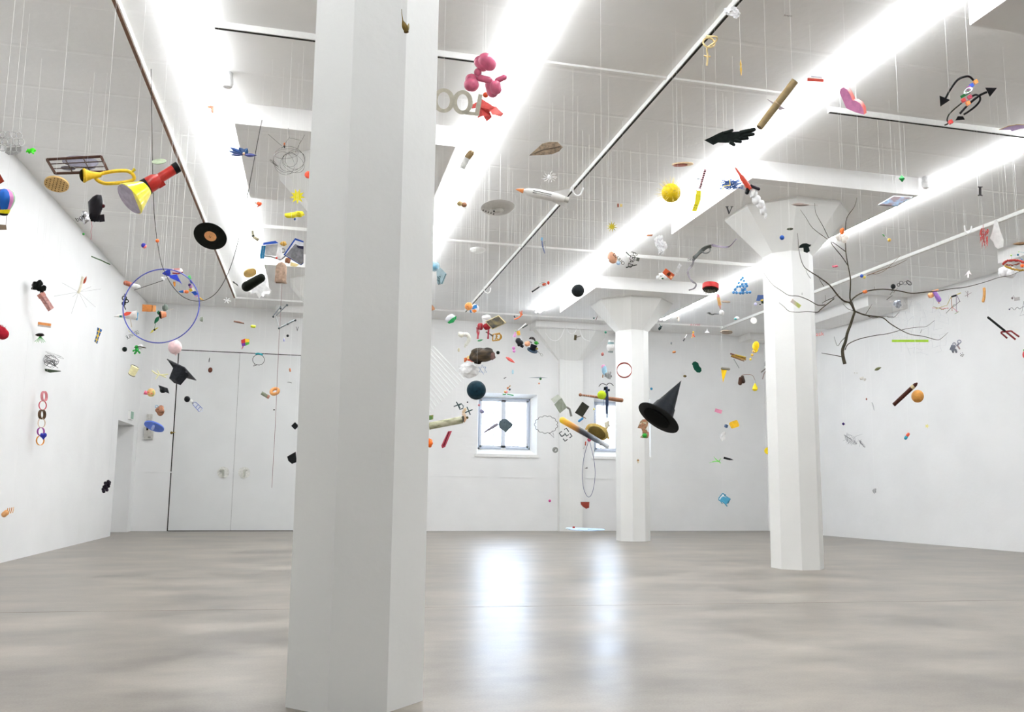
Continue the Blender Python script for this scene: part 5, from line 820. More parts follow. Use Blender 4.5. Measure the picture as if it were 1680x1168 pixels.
th('avocado_shoes', 'pair of small dark brown shoes', 'shoes', 12.0, [('shoe', capsule(1215, 618, 1214, 632, 2.9, 0, 0, 3.6), M('4a3228', .5)), ('shoe', capsule(1217.5, 615.5, 1220, 629, 2.6, -1, -1, 3.4), M('3a2c26', .5))])
th('yellow_bulb', 'yellow pear-shaped bulb on bent wire beside shoes', 'bulb', 12.0, [('bulb', rev(1238.7, 628, 1238.7, 641.5, [(0, .8), (.2, 1.6), (.5, 3.8), (.75, 4.7), (.95, 3), (1, 1)]), M('f0d41a', .35)), ('cap', cyl(1238.3, 624, 1238.6, 628.5, 1.2), M('c6c8cc', .3)), ('wire', tube(smooth([(1217, 615.5), (1225, 614.3), (1234.5, 616), (1238.5, 624)]), .5, 5), M('7a5a4c'))])
th('edge_bird', 'grey bird and twigs half behind right column', 'bird', 12.8, [('bird', lump(1256.5, 596, 2.6, 5, 2.5, .2, 2), M('9a9a9c')), ('twig', tube([(1248.5, 611), (1257, 604)], .8, 5), M('5a544c')), ('twig', tube([(1251, 622), (1253.5, 613), (1257, 608)], .6, 5), M('80605c'))])
one('green_clover', 'dark green double blob above the witch hat', 'cutout', 10.5, ext([(1135, 597), (1137.5, 593.5), (1141, 592.8), (1145.5, 595.5), (1147, 600), (1150.5, 604), (1151, 608.5), (1148, 611.5), (1143.5, 611), (1139, 606.5), (1137, 602), (1136.5, 599.5)], 3), M('124a3a', .6))
one('olive_bug', 'tiny olive beetle above the witch hat tip', 'beetle', 10.5, sph(1123.7, 617, 2.9, 0, 2, 2), M('5a4c24'))
one('blue_ball', 'small blue ball right of the far column', 'ball', 10.5, sph(1068.7, 637.8, 2.1), M('2a7a9c'))
HB = M('0c0f10', .6, var=.3)
th('witch_hat', 'large black witch hat tilted to show its inside', 'witch hat', 6.8, [
   ('brim', disc(1080.3, 685.5, 38, 15.5, 34, 1.6, -1, 44), HB), ('hollow_shade', disc(1077.5, 685.5, 24, 9.8, 34, 3.4, -1, 36), M('050505', .9, var=.05)),  # near-black disc paints the shade inside the cone
   ('cone', rev(1082.5, 681.5, 1118.2, 623.6, [(0, 22), (.3, 15.5), (.6, 9), (.85, 3.4), (1, .3)], -1, -34, 24), M('14191e', .5, var=.4, scale=14, bump=.3)), ('band', rev(1084, 679, 1092, 666, [(0, 21.8), (1, 17.4)], -2, -9, 24), M('10151c', .45))])
th('patterned_seahorse', 'mottled seahorse ornament with green ball under witch hat', 'ornament', 9.5, [('body', ext([(1046, 702), (1050, 692), (1054, 688), (1060, 688), (1063.5, 692), (1062.5, 699), (1060, 703), (1063, 709), (1065, 716), (1062, 719), (1054, 718.5), (1050, 717.5), (1053.5, 714), (1054, 708), (1052, 703)], 4), MR([(.3, '8a6a4c'), (.45, 'd8d0b8'), (.55, '9a9a70'), (.7, 'b07858')], 'cells', 55)), ('green_ball', sph(1057.5, 714.5, 4, 3), M('2a9a30')), ('pink_tag', box(1064, 711.5, 2, 6, 2), M('e09aa4'))])
th('tiny_mushroom', 'tiny mushroom in front of the far column', 'mushroom', 11, [('cap', rev(1046.7, 753.5, 1046.8, 756.5, [(0, 1), (1, 2.4)]), M('a87c4c')), ('stem', cyl(1046.8, 756.5, 1047.3, 760, 1, 1.4), M('d9d2b8'))])
one('pink_eraser', 'flat pink rectangle in front of back wall', 'eraser', 12, box(1178.6, 674.3, 11.8, 6, 2.4, 16), M('d98aa6', .6))
th('blue_die', 'small dark blue die beside the yellow sponge', 'die', 12, [('die', box(1191.3, 699, 4.4, 4.4, 4.4, 30, 30, 20), M('24426a', .4))])
th('yellow_sponge', 'yellow rounded sponge block', 'sponge', 11.8, [('block', ext([(1196, 695), (1198, 692.4), (1208, 688.8), (1210, 690), (1213, 697.5), (1211.5, 700), (1202, 703), (1199.5, 702.5)], 6), M('e8b82c', .8))])
one('clear_bag', 'small clear plastic bag under the yellow sponge', 'plastic bag', 12, lump(1186, 716, 3.6, 7, 3, .25, 4, 12), M('ececec', .15, alpha=.45), 20)
one('green_splash', 'thin green splash of slime', 'splash', 12, join(*[tube(smooth(p), [.4]*3+[.8]*(4*(len(p)-1)-2), 5) for p in ([(1164, 759.5), (1172, 757), (1179, 757)], [(1171, 749), (1175, 754), (1180, 757.5)], [(1183, 752), (1180, 756), (1182, 760)])]), M('7ad45c'))
th('black_crayon', 'small black pointed crayon beside green splash', 'crayon', 12, [('body', cyl(1187.2, 751, 1198, 753.4, 1.9, 1.6), BLK), ('tip', rev(1198, 753.4, 1203.3, 754.5, [(0, 1.5), (1, .2)]), M('3a3a3c'))])
TL = M('2c7f9c', .5)
th('toy_chair', 'small teal chair floating upside down', 'chair', 11.5, [('seat', plate([(1185, 814.5, 0), (1198.5, 818.3, 2), (1191, 828, 8), (1181, 820.5, 5)], 1.6), TL), ('backrest', join(tube([(1179, 818, 4), (1185.5, 809.5, -2)], 1, 5), tube([(1185.5, 809.5, -2), (1191, 812.5, -2)], 1, 5), tube([(1178.5, 819.5, 4), (1184, 823, 5)], 1, 5)), TL), ('back_panel', plate([(1181, 816.5, 3), (1185.5, 811, -1), (1188, 812.5, -1), (1183, 819, 3)], .8), M('e8eef0')), ('leg', tube([(1190, 827, 7), (1193, 830.8, 7)], .9, 5), TL), ('leg', tube([(1198, 818.3, 2), (1194, 826, 3)], .9, 5), TL), ('leg', tube([(1188, 812.5, -2), (1197, 818, 1)], .9, 5), TL), ('leg', tube([(1181, 820.5, 5), (1185, 826, 9)], .9, 5), TL)])
one('yellow_oval', 'bright yellow oval half behind the right column', 'oval', 12.5, disc(1259.5, 739.5, 5.6, 6.6, 10, 2), M('f0d418', .5))
# ---------------------------------------------------------------- upper right
th('white_plastic', 'crumpled white plastic on the central ceiling track', 'plastic', 6.7, [('crumple', join(crumple(1201, 19, 11, 7.5, 6, .28, 4), crumple(1208, 24, 5, 6, 4, .3, 6)), M('f0f0f2', .4, bump=.6))])
one('rope_coil', 'beige knotted rope coil near the central ceiling track', 'rope', 6.4, join(ring(1163, 70, 9.5, 7.6, 15, 1.6, m=8), tube(smooth([(1159, 59, 0), (1166, 60, 4), (1176, 61, 3), (1174, 68, 0), (1166, 74, 4), (1160, 80, 5), (1161, 92, 3), (1159.6, 108, 1)]), 1.5, 7), tube([(1155, 91), (1160, 93), (1166, 93)], 1.2, 6)), M('d6bf8c', .9, var=.3))
one('brass_plumb', 'thin golden pendulum right of the rope coil', 'pendulum', 6.0, rev(1215, 98, 1216, 124, [(0, .3), (.3, 1.6), (.45, 1.2), (.6, 1.9), (1, .4)]), M('cda64a', .35, metal=.4))
one('small_script', 'tiny dark script word on the ceiling at top', 'lettering', 7.0, text('Simply', 1292, 25.7, 3, 4, .6, shear=.4, xs=1.3), M('544a48'))
th('cardboard_tube', 'long brown cardboard tube with taped middle', 'tube', 6.2, [('tube', cyl(1304, 133, 1246, 209, 6, 6, -6, 8, 22), M('8f7c5a', .85, var=.18, scale=14)), ('open_end', disc(1245.6, 209.4, 5.3, 2.2, -142, 1.2, 1, z=9), M('53432e', .9)), ('joint_tape', cyl(1276.5, 169, 1274.5, 171.6, 6.4, 6.4, 0, 1, 22), M('a8927a', .8))])
one('paper_dart', 'grey paper wing behind the long cardboard tube', 'paper', 6.4, plate([(1258, 162, 0), (1290, 179, 4), (1279, 180.5, 0)], .8), M('b4aab0', .7))
th('red_pad', 'flat red and cream pad near the third light line', 'pad', 7.3, [('red_base', box(1338, 131.4, 27, 4.8, 7, 4), M('c0483a', .6)), ('cream_core', box(1338, 128.4, 25, 1.4, 7, 4), M('e6cfc4', .6)), ('grey_lid', box(1340, 126.3, 18, 2.2, 6, 6), M('a8a8b2', .5))])
HD = M('171d1b', .7, var=.25)
th('black_hand', 'large flat black hand with spread fingers', 'hand', 6.9, [('palm', ext([(1155, 230), (1166, 225), (1178, 219), (1186, 215.5), (1196, 217), (1207, 216), (1218, 215), (1224, 222), (1214, 230), (1203, 234), (1190, 234.5), (1178, 234), (1170, 238)], 2.6), HD)]+
   [('finger', capsule(*p, 0, 0, p[4]*.8), HD) for p in ((1186, 219, 1203.5, 213.2, 2.9), (1212, 219, 1240, 212, 4.2), (1216, 222, 1238.5, 220, 3.8), (1212, 227, 1229, 227, 3.6), (1204, 230, 1217.5, 233, 3.6), (1196, 232, 1206.5, 239, 3.4))], at=[(1157, 229), (1176, 219)])
hp = [(1377.5, 152), (1379, 146), (1384, 143.4), (1390, 147), (1395, 156), (1398.5, 164.5), (1404, 165.5), (1411, 169.5), (1416, 178), (1417.5, 188), (1404, 184.5), (1391, 179), (1388, 177)]
th('pink_heart', 'thick pink heart with coral red sides', 'heart', 6.6, [('side', loft([[(a+4.5, b-3, -13) for a, b in hp], [(a, b, 3) for a, b in hp]]), M('b84a40', .5)), ('face', ext(hp, 1, 3.4), M('c77fa8', .5))])
A1 = M('141315', .5)
th('black_arrows', 'looping black arrows sculpture at upper right', 'sculpture', 7.0, [
   ('left_arrow', tube(smooth([(1551, 161, 4), (1559, 146.7, 6), (1570, 132.3, 6), (1580, 126.7, 3), (1590, 125.8, 0), (1597, 132, -3)]), 1.9, 8), A1), ('left_arrow/arrowhead', ext([(1541, 156.7), (1559, 164), (1542.2, 175)], 3, 4), A1),
   ('right_arrow', tube(smooth([(1619, 151), (1608, 156), (1596.8, 164.5), (1585.6, 174.5), (1574.5, 186.8)]), 1.9, 8), A1), ('right_arrow/arrowhead', ext([(1616, 144), (1635, 144.5), (1623.5, 159)], 3), A1),
   ('loop', tube(smooth([(1594.5, 158, -3), (1601, 155.6, -4), (1607.3, 158.4, -4), (1607.3, 165.6, -3), (1600, 174.5, 0), (1590, 182.3, 2), (1581, 188, 4)]), 1.7, 8), A1),
   ('thin_loop', tube(smooth([(1577.8, 169, 0), (1565.6, 179, 4), (1556.7, 188, 6), (1553.4, 196.8, 4), (1555, 203, 2), (1549, 206, 0)]), 1.2, 8), M('2a2c26', .5)), ('dark_foot', ext([(1567, 198), (1571, 191), (1580, 191), (1583, 196.5)], 3), A1)], at=[(1590, 125)])
CB = [('orange', 1600.7, 134.5, 'd9843c', 'at the top of black arrows'), ('blue', 1594, 140.5, '2a48a8', 'at the top of black arrows'), ('violet', 1589.5, 145, '8a4a80', 'at the top of black arrows'), ('red', 1580.6, 164.6, 'b02c28', 'halfway down black arrows'), ('orange', 1588, 169.5, 'd9783c', 'halfway down black arrows'), ('crimson', 1591, 159.5, 'a8384c', 'halfway down black arrows'), ('red', 1559.5, 200.2, 'bd2c28', 'at the foot of black arrows')]
for n_, x, y, c, lab in CB: one('toy_cube', 'small %s cube %s' % (n_, lab), 'cube', 6.9, box(x, y, 6.4, 6.2, 6, -28, 25, 10), M(c, .45), group='coloured cubes on the black arrows', thread=1 if 'foot' in lab else 0)
th('green_tray', 'flat green bar with silver coil on black arrows', 'bar', 6.75, [('green_bar', box(1583.5, 155.3, 17, 4.4, 5, -30), M('2a7f44', .5)), ('silver_coil', join(ring(1589, 148.5, 7, 3.4, -30, .9), ring(1588, 150, 7, 3.4, -30, .7)), M('8c8e90', .3, metal=.6))], thread=0)
th('purple_wing', 'mauve feathered wing at the right edge', 'wing', 7.6, [('blade', ext([(1639, 213), (1654, 207), (1668, 204.5), (1686, 205), (1686, 210), (1675, 211), (1660, 215.5), (1658, 213)], 1.4), M('94809c', .7)), ('gold_edge', tube([(1639, 213, 1), (1654, 207, 1), (1668, 204.5, 1), (1684, 205, 1)], .5, 5), M('a88c50'))])
def octa(x, y, rx, ry, rz, rot=0):
    v = [(rx, 0, 0), (-rx, 0, 0), (0, ry, 0), (0, -ry, 0), (0, 0, rz), (0, 0, -rz)]
    return [tuple(rot3(p, rot, 35, 10)+Vector((x, y, 0))) for p in v], [(0, 2, 4), (2, 1, 4), (1, 3, 4), (3, 0, 4), (2, 0, 5), (1, 2, 5), (3, 1, 5), (0, 3, 5)]
one('green_gem', 'small green octahedron near the right light line', 'gem', 7.6, octa(1479.7, 293, 6.5, 6.2, 6.5), M('26964a', .4), None)
th('picture_tile', 'flat blue and brown picture tile against ceiling', 'picture', 8.6, [('tile', plate([(1439.6, 336.3, 8), (1466, 321.3, -12), (1498, 323.2, -12), (1472, 339, 8)], 1.4), M('dfe6ea', .5)), ('print', plate([(1442.5, 336.2, 9), (1466.5, 322.8, -10), (1494.5, 324.4, -10), (1471, 338, 9)], 1.4), MR([(.4, '7a6a6c'), (.55, '7d9cb8'), (.7, '6a5c5c')], 'noise', 9))])
one('red_crumb', 'tiny red bracket in the right light line', 'bracket', 8.6, join(tube([(1630, 264), (1630, 259), (1634, 258.5), (1634.5, 264)], .7, 5)), M('c0606c'))
th('brown_feather', 'long flat brown feather before right column capital', 'feather', 8.6, [('vane', leaf(1297.7, 335.4, 1330, 336.2, 5, .02), M('8f8078', .8)), ('quill', tube([(1322, 336), (1341.5, 336.4)], [.6, .25], 5), M('a89a90'))])
one('dark_oval', 'small dark green oval before right column capital', 'oval', 8.6, sph(1296, 375.6, 5.6, 0, 2.1, 3, -3), MR([(.45, '2f3a24'), (.55, '6a3a30')], 'noise', 15))
one('blue_ball', 'small bright blue ball before right column capital', 'ball', 8.6, sph(1283, 389.8, 4), M('1c4c9c'))
th('black_helmet', 'small black helmet with flap before right column', 'helmet', 8.6, [('dome', ext([(1310.5, 407), (1312, 402.5), (1317, 399.5), (1323, 399), (1330, 402), (1327, 405.5), (1328.5, 412), (1324, 415), (1318.5, 413), (1318, 406.5)], 7), M('1c2422', .4)), ('peak', ext([(1325, 402), (1331, 401), (1329, 405)], 4), M('20302a', .4))])
th('paper_flame', 'orange flame with pale base in the branch', 'flame', 8.0, [('orange_tongue', lump(1381.5, 379.5, 3.6, 6, 3, .15, 3), M('ee7a3c', .7)), ('pale_base', join(lump(1376, 390, 5, 6, 3, .2, 4), lump(1386, 391, 6, 7, 3, .2, 5)), M('fdf0e8', .7))])
one('pink_lips', 'small pink crinkled lips right of the right column', 'lips', 9.5, lump(1370, 437, 4.6, 1.8, 2, .3, 3), M('bd5a6c'))
# the bare branch
TW = M('4a4438', .8, var=.25); BR = []
def twig(p, r0, r1, zs=0):
    q = smooth([(x, y, zs*i*6) for i, (x, y) in enumerate(p)], 3); n = len(q); return tube(q, [r0+(r1-r0)*i/(n-1) for i in range(n)], 6)
main = twig([(1386, 597), (1383, 584.6), (1382.5, 573), (1387, 561), (1390, 547), (1395.4, 532.5), (1400, 518), (1402.6, 511)], 3.0, 1.9)
tw = [([(1402.6, 511), (1398, 498), (1394.5, 489), (1395.4, 466), (1395, 455), (1391.5, 435.6), (1387.6, 412), (1387, 378), (1389.5, 357), (1401.7, 339), (1406, 324)], 1.5, .35, 0),
      ([(1391.5, 436), (1378.6, 421.5), (1362, 405), (1353.6, 395), (1341, 375), (1332.4, 365), (1324.7, 354.7), (1321.5, 342)], .8, .3, 1), ([(1387.6, 413), (1371, 398), (1363, 391), (1340, 371), (1331, 353), (1323.4, 338)], .7, .3, -1),
      ([(1402, 511), (1392.7, 498), (1381, 495.6), (1368.4, 487.5), (1352, 470.5), (1330.7, 457), (1316, 450), (1303.7, 441.7), (1295, 422), (1290, 392)], 1.7, .3, 1),
      ([(1368.4, 488), (1356, 493), (1348.7, 497.4)], .7, .4, 0), ([(1368.4, 490), (1354, 500), (1341.5, 509), (1334, 513.6), (1316, 513), (1300, 514.5), (1283, 513.6), (1273, 507), (1263, 501)], .9, .3, 1),
      ([(1354, 500), (1344, 500), (1330.7, 491), (1316, 484), (1302, 482), (1289, 472), (1280, 464), (1273, 453), (1263, 434.5)], .8, .25, -1),
      ([(1393.6, 496.5), (1402.6, 485.7), (1418.8, 478.5), (1440, 476.4), (1462, 479.4), (1481.7, 484.3), (1499.7, 483), (1518, 482), (1535.7, 478.8), (1555, 477), (1584.5, 469), (1601, 463), (1614, 461), (1627.6, 454.4)], 1.2, .3, 1),
      ([(1403.5, 511), (1420.6, 516), (1438.6, 518), (1456.5, 520), (1471, 529), (1489, 538), (1510.5, 546.5), (1535.7, 549.5), (1560, 555), (1571.5, 553), (1587, 541.4)], 1.3, .3, -1),
      ([(1386.4, 574), (1389, 565), (1404.4, 556.8), (1429.6, 551), (1445.7, 548.7), (1471, 541.5), (1489, 539), (1499.7, 538), (1508.7, 529)], .9, .25, 1),
      ([(1388, 552), (1380, 560), (1373.8, 567.5), (1368.4, 552)], .6, .25, 0), ([(1383, 585.5), (1370, 583), (1347.8, 579)], .8, .4, 0), ([(1402, 510), (1391.8, 507), (1382.8, 498)], .6, .3, 0), ([(1420.6, 515), (1425, 508), (1430.5, 499)], .5, .25, 0),
      ([(1456, 520), (1466, 521), (1475, 512)], .5, .25, 0), ([(1421, 517), (1430, 522), (1445, 520), (1458, 521)], .6, .3, 1), ([(1352, 470), (1346, 461), (1342, 451)], .5, .2, 0), ([(1330, 457), (1325, 450), (1322, 443)], .4, .2, 0), ([(1368, 487), (1374, 483), (1377, 481)], .4, .2, 0), ([(1316, 484), (1316, 480)], .4, .3, 0), ([(1434, 476), (1435, 470)], .4, .2, 0), ([(1355, 493), (1354, 484)], .4, .2, 0), ([(1466, 480), (1473, 472)], .4, .2, 0), ([(1510, 546), (1513, 540)], .4, .2, 0)]
th('bare_branch', 'large bare tree branch hanging before the right column', 'branch', 8.2, [('stem', main, TW)]+[('twig', twig(*t), TW) for t in tw], at=[(1387, 378), (1418.8, 478.5)])
th('brown_twig', 'thin forked brown twig along the right track', 'twig', 9.5, [('twig', twig([(1422, 452), (1436, 447), (1452, 441), (1468, 436), (1488, 426)], .8, .3), M('6e5a48')), ('twig', twig([(1430, 449), (1440, 449), (1455, 441), (1477, 419)], .6, .25), M('6e5a48'))])
th('ball_pair', 'blue and yellow small balls touching near brown twig', 'balls', 9.4, [('blue_ball', sph(1413.8, 452.7, 2.9), M('2a4c9c')), ('yellow_ball', sph(1418, 455, 2.4), M('cdb42c'))])
one('orange_flower', 'small orange flower lump on the bare branch', 'flower', 8.1, lump(1419, 478.6, 3.6, 3, 3, .25, 3), M('d9753a'), thread=0)
one('wood_block', 'pale yellow wooden bar before the right column', 'bar', 8.4, box(1304.8, 497.6, 19, 6.2, 6, 36, 20), MR([(.3, 'f0e2da'), (.7, 'cfd67c')], 'axis', axis=0, lo=-.05, hi=.05))
th('yellow_rattle', 'small yellow rattle with green and white stem', 'rattle', 9, [('ball', sph(1459, 393.6, 3), M('e8c060')), ('stem', tube([(1458, 392), (1451, 387.5)], .6, 5), WHT), ('green_end', tube([(1451.5, 388), (1448, 384)], .9, 5), M('4a9a50'))])
th('white_hook', 'white U-shaped bracket under the right track', 'hook', 9.6, [('bracket', tube(smooth([(1582, 370), (1584, 379), (1587.5, 383), (1592, 380), (1594, 371)]), 1.1, 6), WHT)])
def coral():
    g_ = random.Random(4); out = []
    for i in range(34):
        x, y = 1608+g_.uniform(0, 13), 374+g_.uniform(0, 24); out.append(tube([(x, y, g_.uniform(-4, 4)), (x+g_.uniform(-2, 2), y+4, g_.uniform(-4, 4)), (x+g_.uniform(-3, 3), y+g_.uniform(6, 10), g_.uniform(-5, 5))], [.7, .6, .25], 5))
    out.append(tube([(1613, 368), (1613, 385), (1617, 408)], [.3, .9, .3], 5)); return join(*out)
one('red_coral', 'bushy red coral beside the hanging white sock', 'coral', 9.2, coral(), M('c04a48', .7))
one('white_sock', 'white knitted sock hanging under the right track', 'sock', 9.2, ext([(1632, 361), (1636.5, 362), (1641, 379), (1646.8, 394), (1646, 404.5), (1637, 408), (1632.4, 404.5), (1630, 397), (1624, 391), (1627.8, 381)], 6), M('ececea', .9, var=.06))
th('brown_feather', 'brown pointed feather at the right edge', 'feather', 8.5, [('vane', leaf(1661, 400.5, 1690, 399, 5, .05), M('7d6248', .8, var=.3)), ('quill', tube([(1663, 400.5), (1690, 399)], .4, 4), M('a88c6c'))])
th('bead_molecule', 'green teal and blue bead model at right edge', 'molecule', 9.0, [('lime_bead', sph(1659, 419, 1.5), M('9ac04c')), ('teal_bead', sph(1670, 418, 1.8), M('2a6f8c')), ('blue_bead', sph(1676, 426, 1.7), M('2f7ab0')), ('pale_bead', sph(1671.5, 413, 1.2), M('c0dc9c')), ('rods', join(tube([(1659, 419), (1670, 418)], .25, 4), tube([(1670, 418), (1676, 426)], .25, 4), tube([(1659, 419), (1660, 428)], .25, 4), tube([(1671, 413), (1684, 415)], .25, 4)), M('8ab0c0'))])
def beads(pts, r, seed):
    g_ = random.Random(seed); q = smooth(pts, 7); return join(*[sph(p.x+g_.uniform(-.5, .5), p.y+g_.uniform(-.5, .5), r*g_.uniform(.8, 1.15), p.z, seg=8, rings=6) for p in q])
th('bead_necklace', 'red and gold bead necklace at the right edge', 'necklace', 8.4, [('red_strand', beads([(1646, 433, 3), (1650, 429, 0), (1659, 427, -2), (1673, 428, -3), (1684, 433, 0)], 2, 2), M('a8302a', .4)), ('gold_strand', beads([(1649.4, 436.3, 3), (1656.6, 439.4, 5), (1667, 442.5, 6), (1684, 443.5, 6)], 1.7, 3), M('a8842c', .4)), ('inner_strand', beads([(1651, 434, 3), (1662, 435, 3), (1672, 432, 2)], 1.4, 5), M('8a4c3c', .4)), ('orange_bead', sph(1677, 435.8, 3.2, 4), M('ee6a2c', .4))])
one('woolly_lamb', 'white fluffy woollen lump under the bead necklace', 'wool', 8.8, join(lump(1646.5, 446, 9, 9.5, 8, .1, 3), lump(1658, 447.5, 10.5, 9, 8, .1, 5)), M('eeeeee', .95, bump=.8))
th('white_bow', 'pale white folded bow near right wall top', 'bow', 12, [('wing', plate([(1582, 453, 0), (1590, 443, 2), (1591, 447, 2)], 1), M('ece6e6')), ('wing', plate([(1590, 444, 0), (1594, 451, 1), (1590, 449, 2)], 1), M('ece6e6')), ('stem', box(1588.5, 452, 2.4, 7, 2), M('f0eaea'))])
# ---------------------------------------------------------------- right wall
th('ball_chain', 'black ball with chain links above the bare branch', 'ball and chain', 8.8, [('ball', sph(1465.3, 470, 4.2), BLK), ('link', ring(1474, 467.4, 2.3, 2.1, 0, .5), BLK), ('link', ring(1478.5, 464, 2.9, 2.7, 0, .5), BLK), ('link', ring(1485.5, 464.5, 3.4, 2.4, -30, .45), M('77737c')), ('link', ring(1491.2, 464, 4.7, 2.5, 35, .7), M('2c2c28')), ('chain_tail', join(ring(1464.5, 476, 1.7, 2.2, 0, .4), tube([(1464, 479), (1460, 483), (1464, 485), (1458, 489), (1454.5, 492)], .45, 5)), M('2a2a2a'))])
one('silver_foil', 'crumpled silver foil lump at right wall top', 'foil', 12.0, lump(1472.6, 499.3, 5.6, 6.2, 4, .3, 4), M('a4a8b2', .25, metal=.6), 15)
th('purple_doll', 'purple dressed doll with peach head', 'doll', 11.0, [('dress', capsule(1531.8, 477, 1542.5, 495, 3.4, 0, 0, 4.2), M('9a72bc', .7)), ('head', lump(1527, 484.4, 5, 4.8, 4, .08, 3), M('e0a070', .6)), ('arm', capsule(1527.6, 478.4, 1540, 475, 1.2), M('dca27c')), ('foot', capsule(1539.5, 495, 1541, 498, 1.2), M('e0a080'))])
cs = ['c97a8c', '7a8a54', 'b0a040', '5f6a5c', 'a8642c', '6a4c70']
th('stick_pile', 'scattered pile of thin coloured pick-up sticks', 'sticks', 11.5, [('stick', tube([(*a, rnd(-4, 4)), (*b, rnd(-4, 4))], .45, 4), M(cs[i % 6])) for i, (a, b) in enumerate((((1529, 505), (1556, 506)), ((1531, 503), (1548, 508)), ((1535, 507), (1552, 501)), ((1552, 514), (1566, 499)), ((1561, 488), (1562, 510)), ((1569, 486), (1569, 512)), ((1562, 504), (1572, 512)), ((1566, 515), (1573, 511)), ((1553, 502), (1561, 486)), ((1562, 505), (1575, 494)), ((1544, 508), (1556, 505)), ((1570, 485), (1575, 495))))]+[('black_bundle', capsule(1560.5, 487, 1570.5, 484, 1.5), BLK), ('gold_stick', tube([(1566, 485), (1576.5, 480.5)], .8, 5), M('b0a040'))])
th('wire_cross', 'small crossed twigs on the right wall', 'twigs', 12, [('twig', tube([(1583, 486), (1594, 480)], .4, 4), M('8a7478')), ('twig', tube([(1587.5, 487.5), (1588, 477)], .4, 4), M('6e5c60')), ('twig', tube([(1584, 478), (1590, 484)], .35, 4), M('a09294'))])
one('orange_caterpillar', 'orange ridged sausage on the right wall', 'caterpillar', 10.5, join(*[sph(1614.6+1.4*math.sin(k/9*2.6)-k*.25, 474+k*2.2, 2.6, seg=10, rings=7) for k in range(10)]), M('d9a05c', .6))
th('grey_tag', 'small grey tag with string near the right edge', 'tag', 10, [('tag', box(1668.5, 490.5, 9.5, 5.4, 1, -8), M('bdb8b6')), ('knot', lump(1660.6, 489, 2, 2, 1.4, .2, 2), M('857a7a')), ('string', tube([(1661, 488), (1662.5, 484.5), (1665, 489)], .3, 4), M('857a7a'))])
th('coil_spring', 'thin dark zigzag wire at the right edge', 'wire', 10, [('zigzag', tube(smooth([(1656, 507.5), (1660, 504.5), (1664, 508.5), (1669, 504), (1673, 507), (1679, 503), (1684, 507)]), .4, 5), M('4a4a52')), ('frame', tube([(1680, 494), (1677, 510), (1673, 518), (1684, 515)], .35, 4), M('8a8a90')), ('tip', sph(1656, 507.4, 1.4), M('44445a'))])
TR = M('7a2226', .45)
th('trident', 'black and red toy trident on the right wall', 'trident', 9.0, [('handle', capsule(1619.5, 519.5, 1650, 544, 2), M('1a1c1a', .45)), ('crossbar', tube(smooth([(1642, 546.5), (1644, 544.5), (1650, 544), (1658, 543), (1661, 544.5)]), 1.5, 7), TR), ('prong', tube([(1642, 546), (1652.5, 555)], [1.4, 1.6], 7), TR), ('prong', tube([(1650, 544), (1666, 557)], [1.6, 1.7], 7), TR), ('prong', tube([(1660, 544), (1672, 552.5)], [1.4, 1.6], 7), TR)])
th('toy_robot', 'small grey tin robot on the right wall', 'robot', 10.5, [('body', box(1563, 571, 8, 9, 6, 20), M('7d808c', .35, metal=.4)), ('head', ring(1565.5, 564.5, 2.4, 2.2, 0, 1), M('8c8f9a', .3, metal=.5)), ('head', ring(1573.8, 560.5, 2.8, 2.6, 0, .9), M('8c8f9a', .3, metal=.5)), ('arm', capsule(1569, 568, 1574, 563, 1.6), M('84808a', .4)), ('arm', capsule(1571, 567, 1575, 573, 1.4), M('9a8a8c', .4)), ('leg', capsule(1562, 574, 1564.5, 579, 1.8), M('6d7078', .4)), ('leg', capsule(1567, 572, 1569.5, 579, 1.9), M('747880', .4))])
def icofaces(x, y, r):
    bm = bmesh.new(); bmesh.ops.create_icosphere(bm, subdivisions=1, radius=1); out = []
    for v in bm.verts: out.append(sph(x+v.co.x*r*.9, y+v.co.y*r*.9, r*.34, v.co.z*r*.9, seg=6, rings=4))
    bm.free(); return join(*out[:14])
th('football', 'tiny black and white football beside the tin robot', 'football', 10.5, [('ball', sph(1578, 581.8, 3.2), WHT), ('black_patches', icofaces(1578, 581.8, 3), BLK)])
th('red_pepper', 'red pepper with green top at right edge', 'pepper', 9, [('fruit', lump(1682, 581.5, 5, 6.5, 4, .1, 2), M('cc3a44', .35)), ('stalk', sph(1680.5, 574.5, 2), M('5aa050'))])
one('lime_bar', 'long flat lime green bar near the right wall', 'bar', 9.5, box(1493, 559.2, 60, 4, 4, 0, 6), M('a4d038', .5))
def net():
    g_ = random.Random(9); out = []
    pts = {}
    for i in range(9):
        for j in range(10):
            pts[i, j] = (1462+i*11+j*.5+g_.uniform(-4, 4)+(j-5)*1.0*(4-i)/6, 495+j*10-i*.8+g_.uniform(-4, 4), g_.uniform(-14, 14))
    for (i, j), p in pts.items():
        if abs(i-4.5)/4.5+max(0, j-5)/5 > 1.3: continue
        for q in ((i+1, j), (i, j+1)):
            if q in pts and g_.random() < .75: out.append(tube([p, pts[q]], .14, 3))
    return join(*out)
one('wire_net', 'faint crumpled wire netting near the right wall', 'netting', 10.5, net(), M('a9a9b0', .4))
th('cigar', 'brown cigar with cream band near right wall', 'cigar', 9.0, [('body', rev(1465.8, 664.6, 1505, 628, [(0, 3), (.02, 3.4), (.8, 3.5), (.93, 3), (1, 1)], n=14), M('45231c', .6, var=.2)), ('band', cyl(1495.3, 637, 1499.3, 633.3, 3.75), M('c6b48c', .5))])
one('orange_fruit', 'round orange-brown fruit beside the cigar', 'fruit', 9.0, sph(1505.4, 650, 10.5, seg=24, rings=14), M('d99a4c', .55, bump=.3))
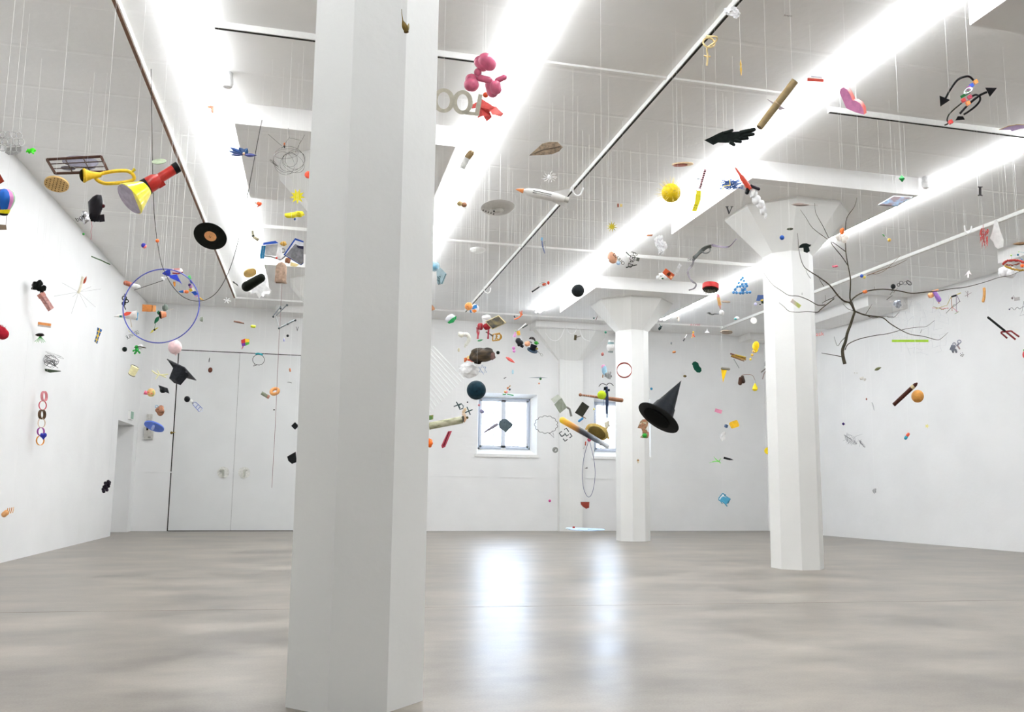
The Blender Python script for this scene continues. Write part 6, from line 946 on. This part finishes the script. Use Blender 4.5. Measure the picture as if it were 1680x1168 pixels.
th('red_blue_pill', 'small red and blue pill near right wall', 'pill', 10, [('blue_half', capsule(1484.3, 721, 1488.6, 714.5, 2.7), M('2f9ab0', .35)), ('red_half', capsule(1486.8, 717, 1491.8, 710.2, 2.6), M('c84c30', .35))])
one('olive_leaf', 'small olive green leaf near the right wall', 'leaf', 10.5, leaf(1434.5, 607.5, 1446, 602.5, 4.6), M('6a6c44'))
one('yellow_chip', 'tiny pale yellow flower on the right wall', 'flower', 12, ext(star(1520.8, 699, 4, 1.8, 5), 1), M('e4dc8c'))
one('purple_gem', 'tiny dark purple gem right of the right column', 'gem', 11, octa(1383.7, 695.4, 3.6, 2.6, 3), M('341c6a', .4), None)
one('wire_scribble', 'thin black wire scribble cluster on the right wall', 'wire', 13.5, join(scribble(1396, 722, 13, 9, 30, .2, 41), scribble(1414, 728, 6, 7, 18, .25, 43), *[tube([(1398+rnd(-16, 20), 722+rnd(-12, 12), rnd(-5, 5)), (1398+rnd(-16, 20), 722+rnd(-12, 12), rnd(-5, 5))], .16, 3) for _ in range(10)]), M('5f5f66'))
one('grey_moth', 'small grey tuft low on the right wall', 'tuft', 13.5, lump(1434.6, 805.5, 2.4, 4, 2, .35, 4, 15), M('a4a4a4', .9))
one('pale_crumbs', 'pale crumbled paper bits near the right wall', 'paper', 12, join(lump(1414, 620.5, 3.4, 2.6, 2, .35, 3), lump(1419, 622.5, 2, 2, 1.5, .3, 5), sph(1402, 611.6, .9), sph(1406, 611.8, .9)), M('cfccc4', .9))
one('red_speck', 'tiny red bead near the right wall', 'bead', 12, sph(1421.6, 654.6, 1.2, 0, 2), M('a86050'))
one('grey_needle', 'tiny curved grey needle near the right wall', 'needle', 12, tube(smooth([(1430.3, 660), (1432, 664), (1434.3, 673.5)]), [.3, .5, .6, .6, .6, .6, .5, .4, .2], 5), M('9c9ca0'))
one('pink_word', 'coral pink lettering beside the right column', 'lettering', 12, text('ask', 1345, 548, 7, -6, 1, xs=1.1), M('f08a84'))
# ------------------------------------------------------------------ nylon threads from each thing up to the ceiling
for p, label, k, n in THREADS:
    zt = ceiling_at(p.x, p.y); L = zt-p.z
    if L < .03: continue
    r = .0006
    v = [(r*math.cos(a*math.tau/3), r*math.sin(a*math.tau/3), z) for z in (0, L) for a in range(3)]
    o = mesh_obj('nylon_thread', (v, [(0, 1, 4, 3), (1, 2, 5, 4), (2, 0, 3, 5), (0, 2, 1), (3, 4, 5)]), THREAD); o.location = p
    which = '' if n == 1 else (' first' if k == 0 else ' second')
    tag(o, ('thin%s nylon thread above ' % which)+' '.join(label.split()[:12]), 'thread', 'nylon threads')
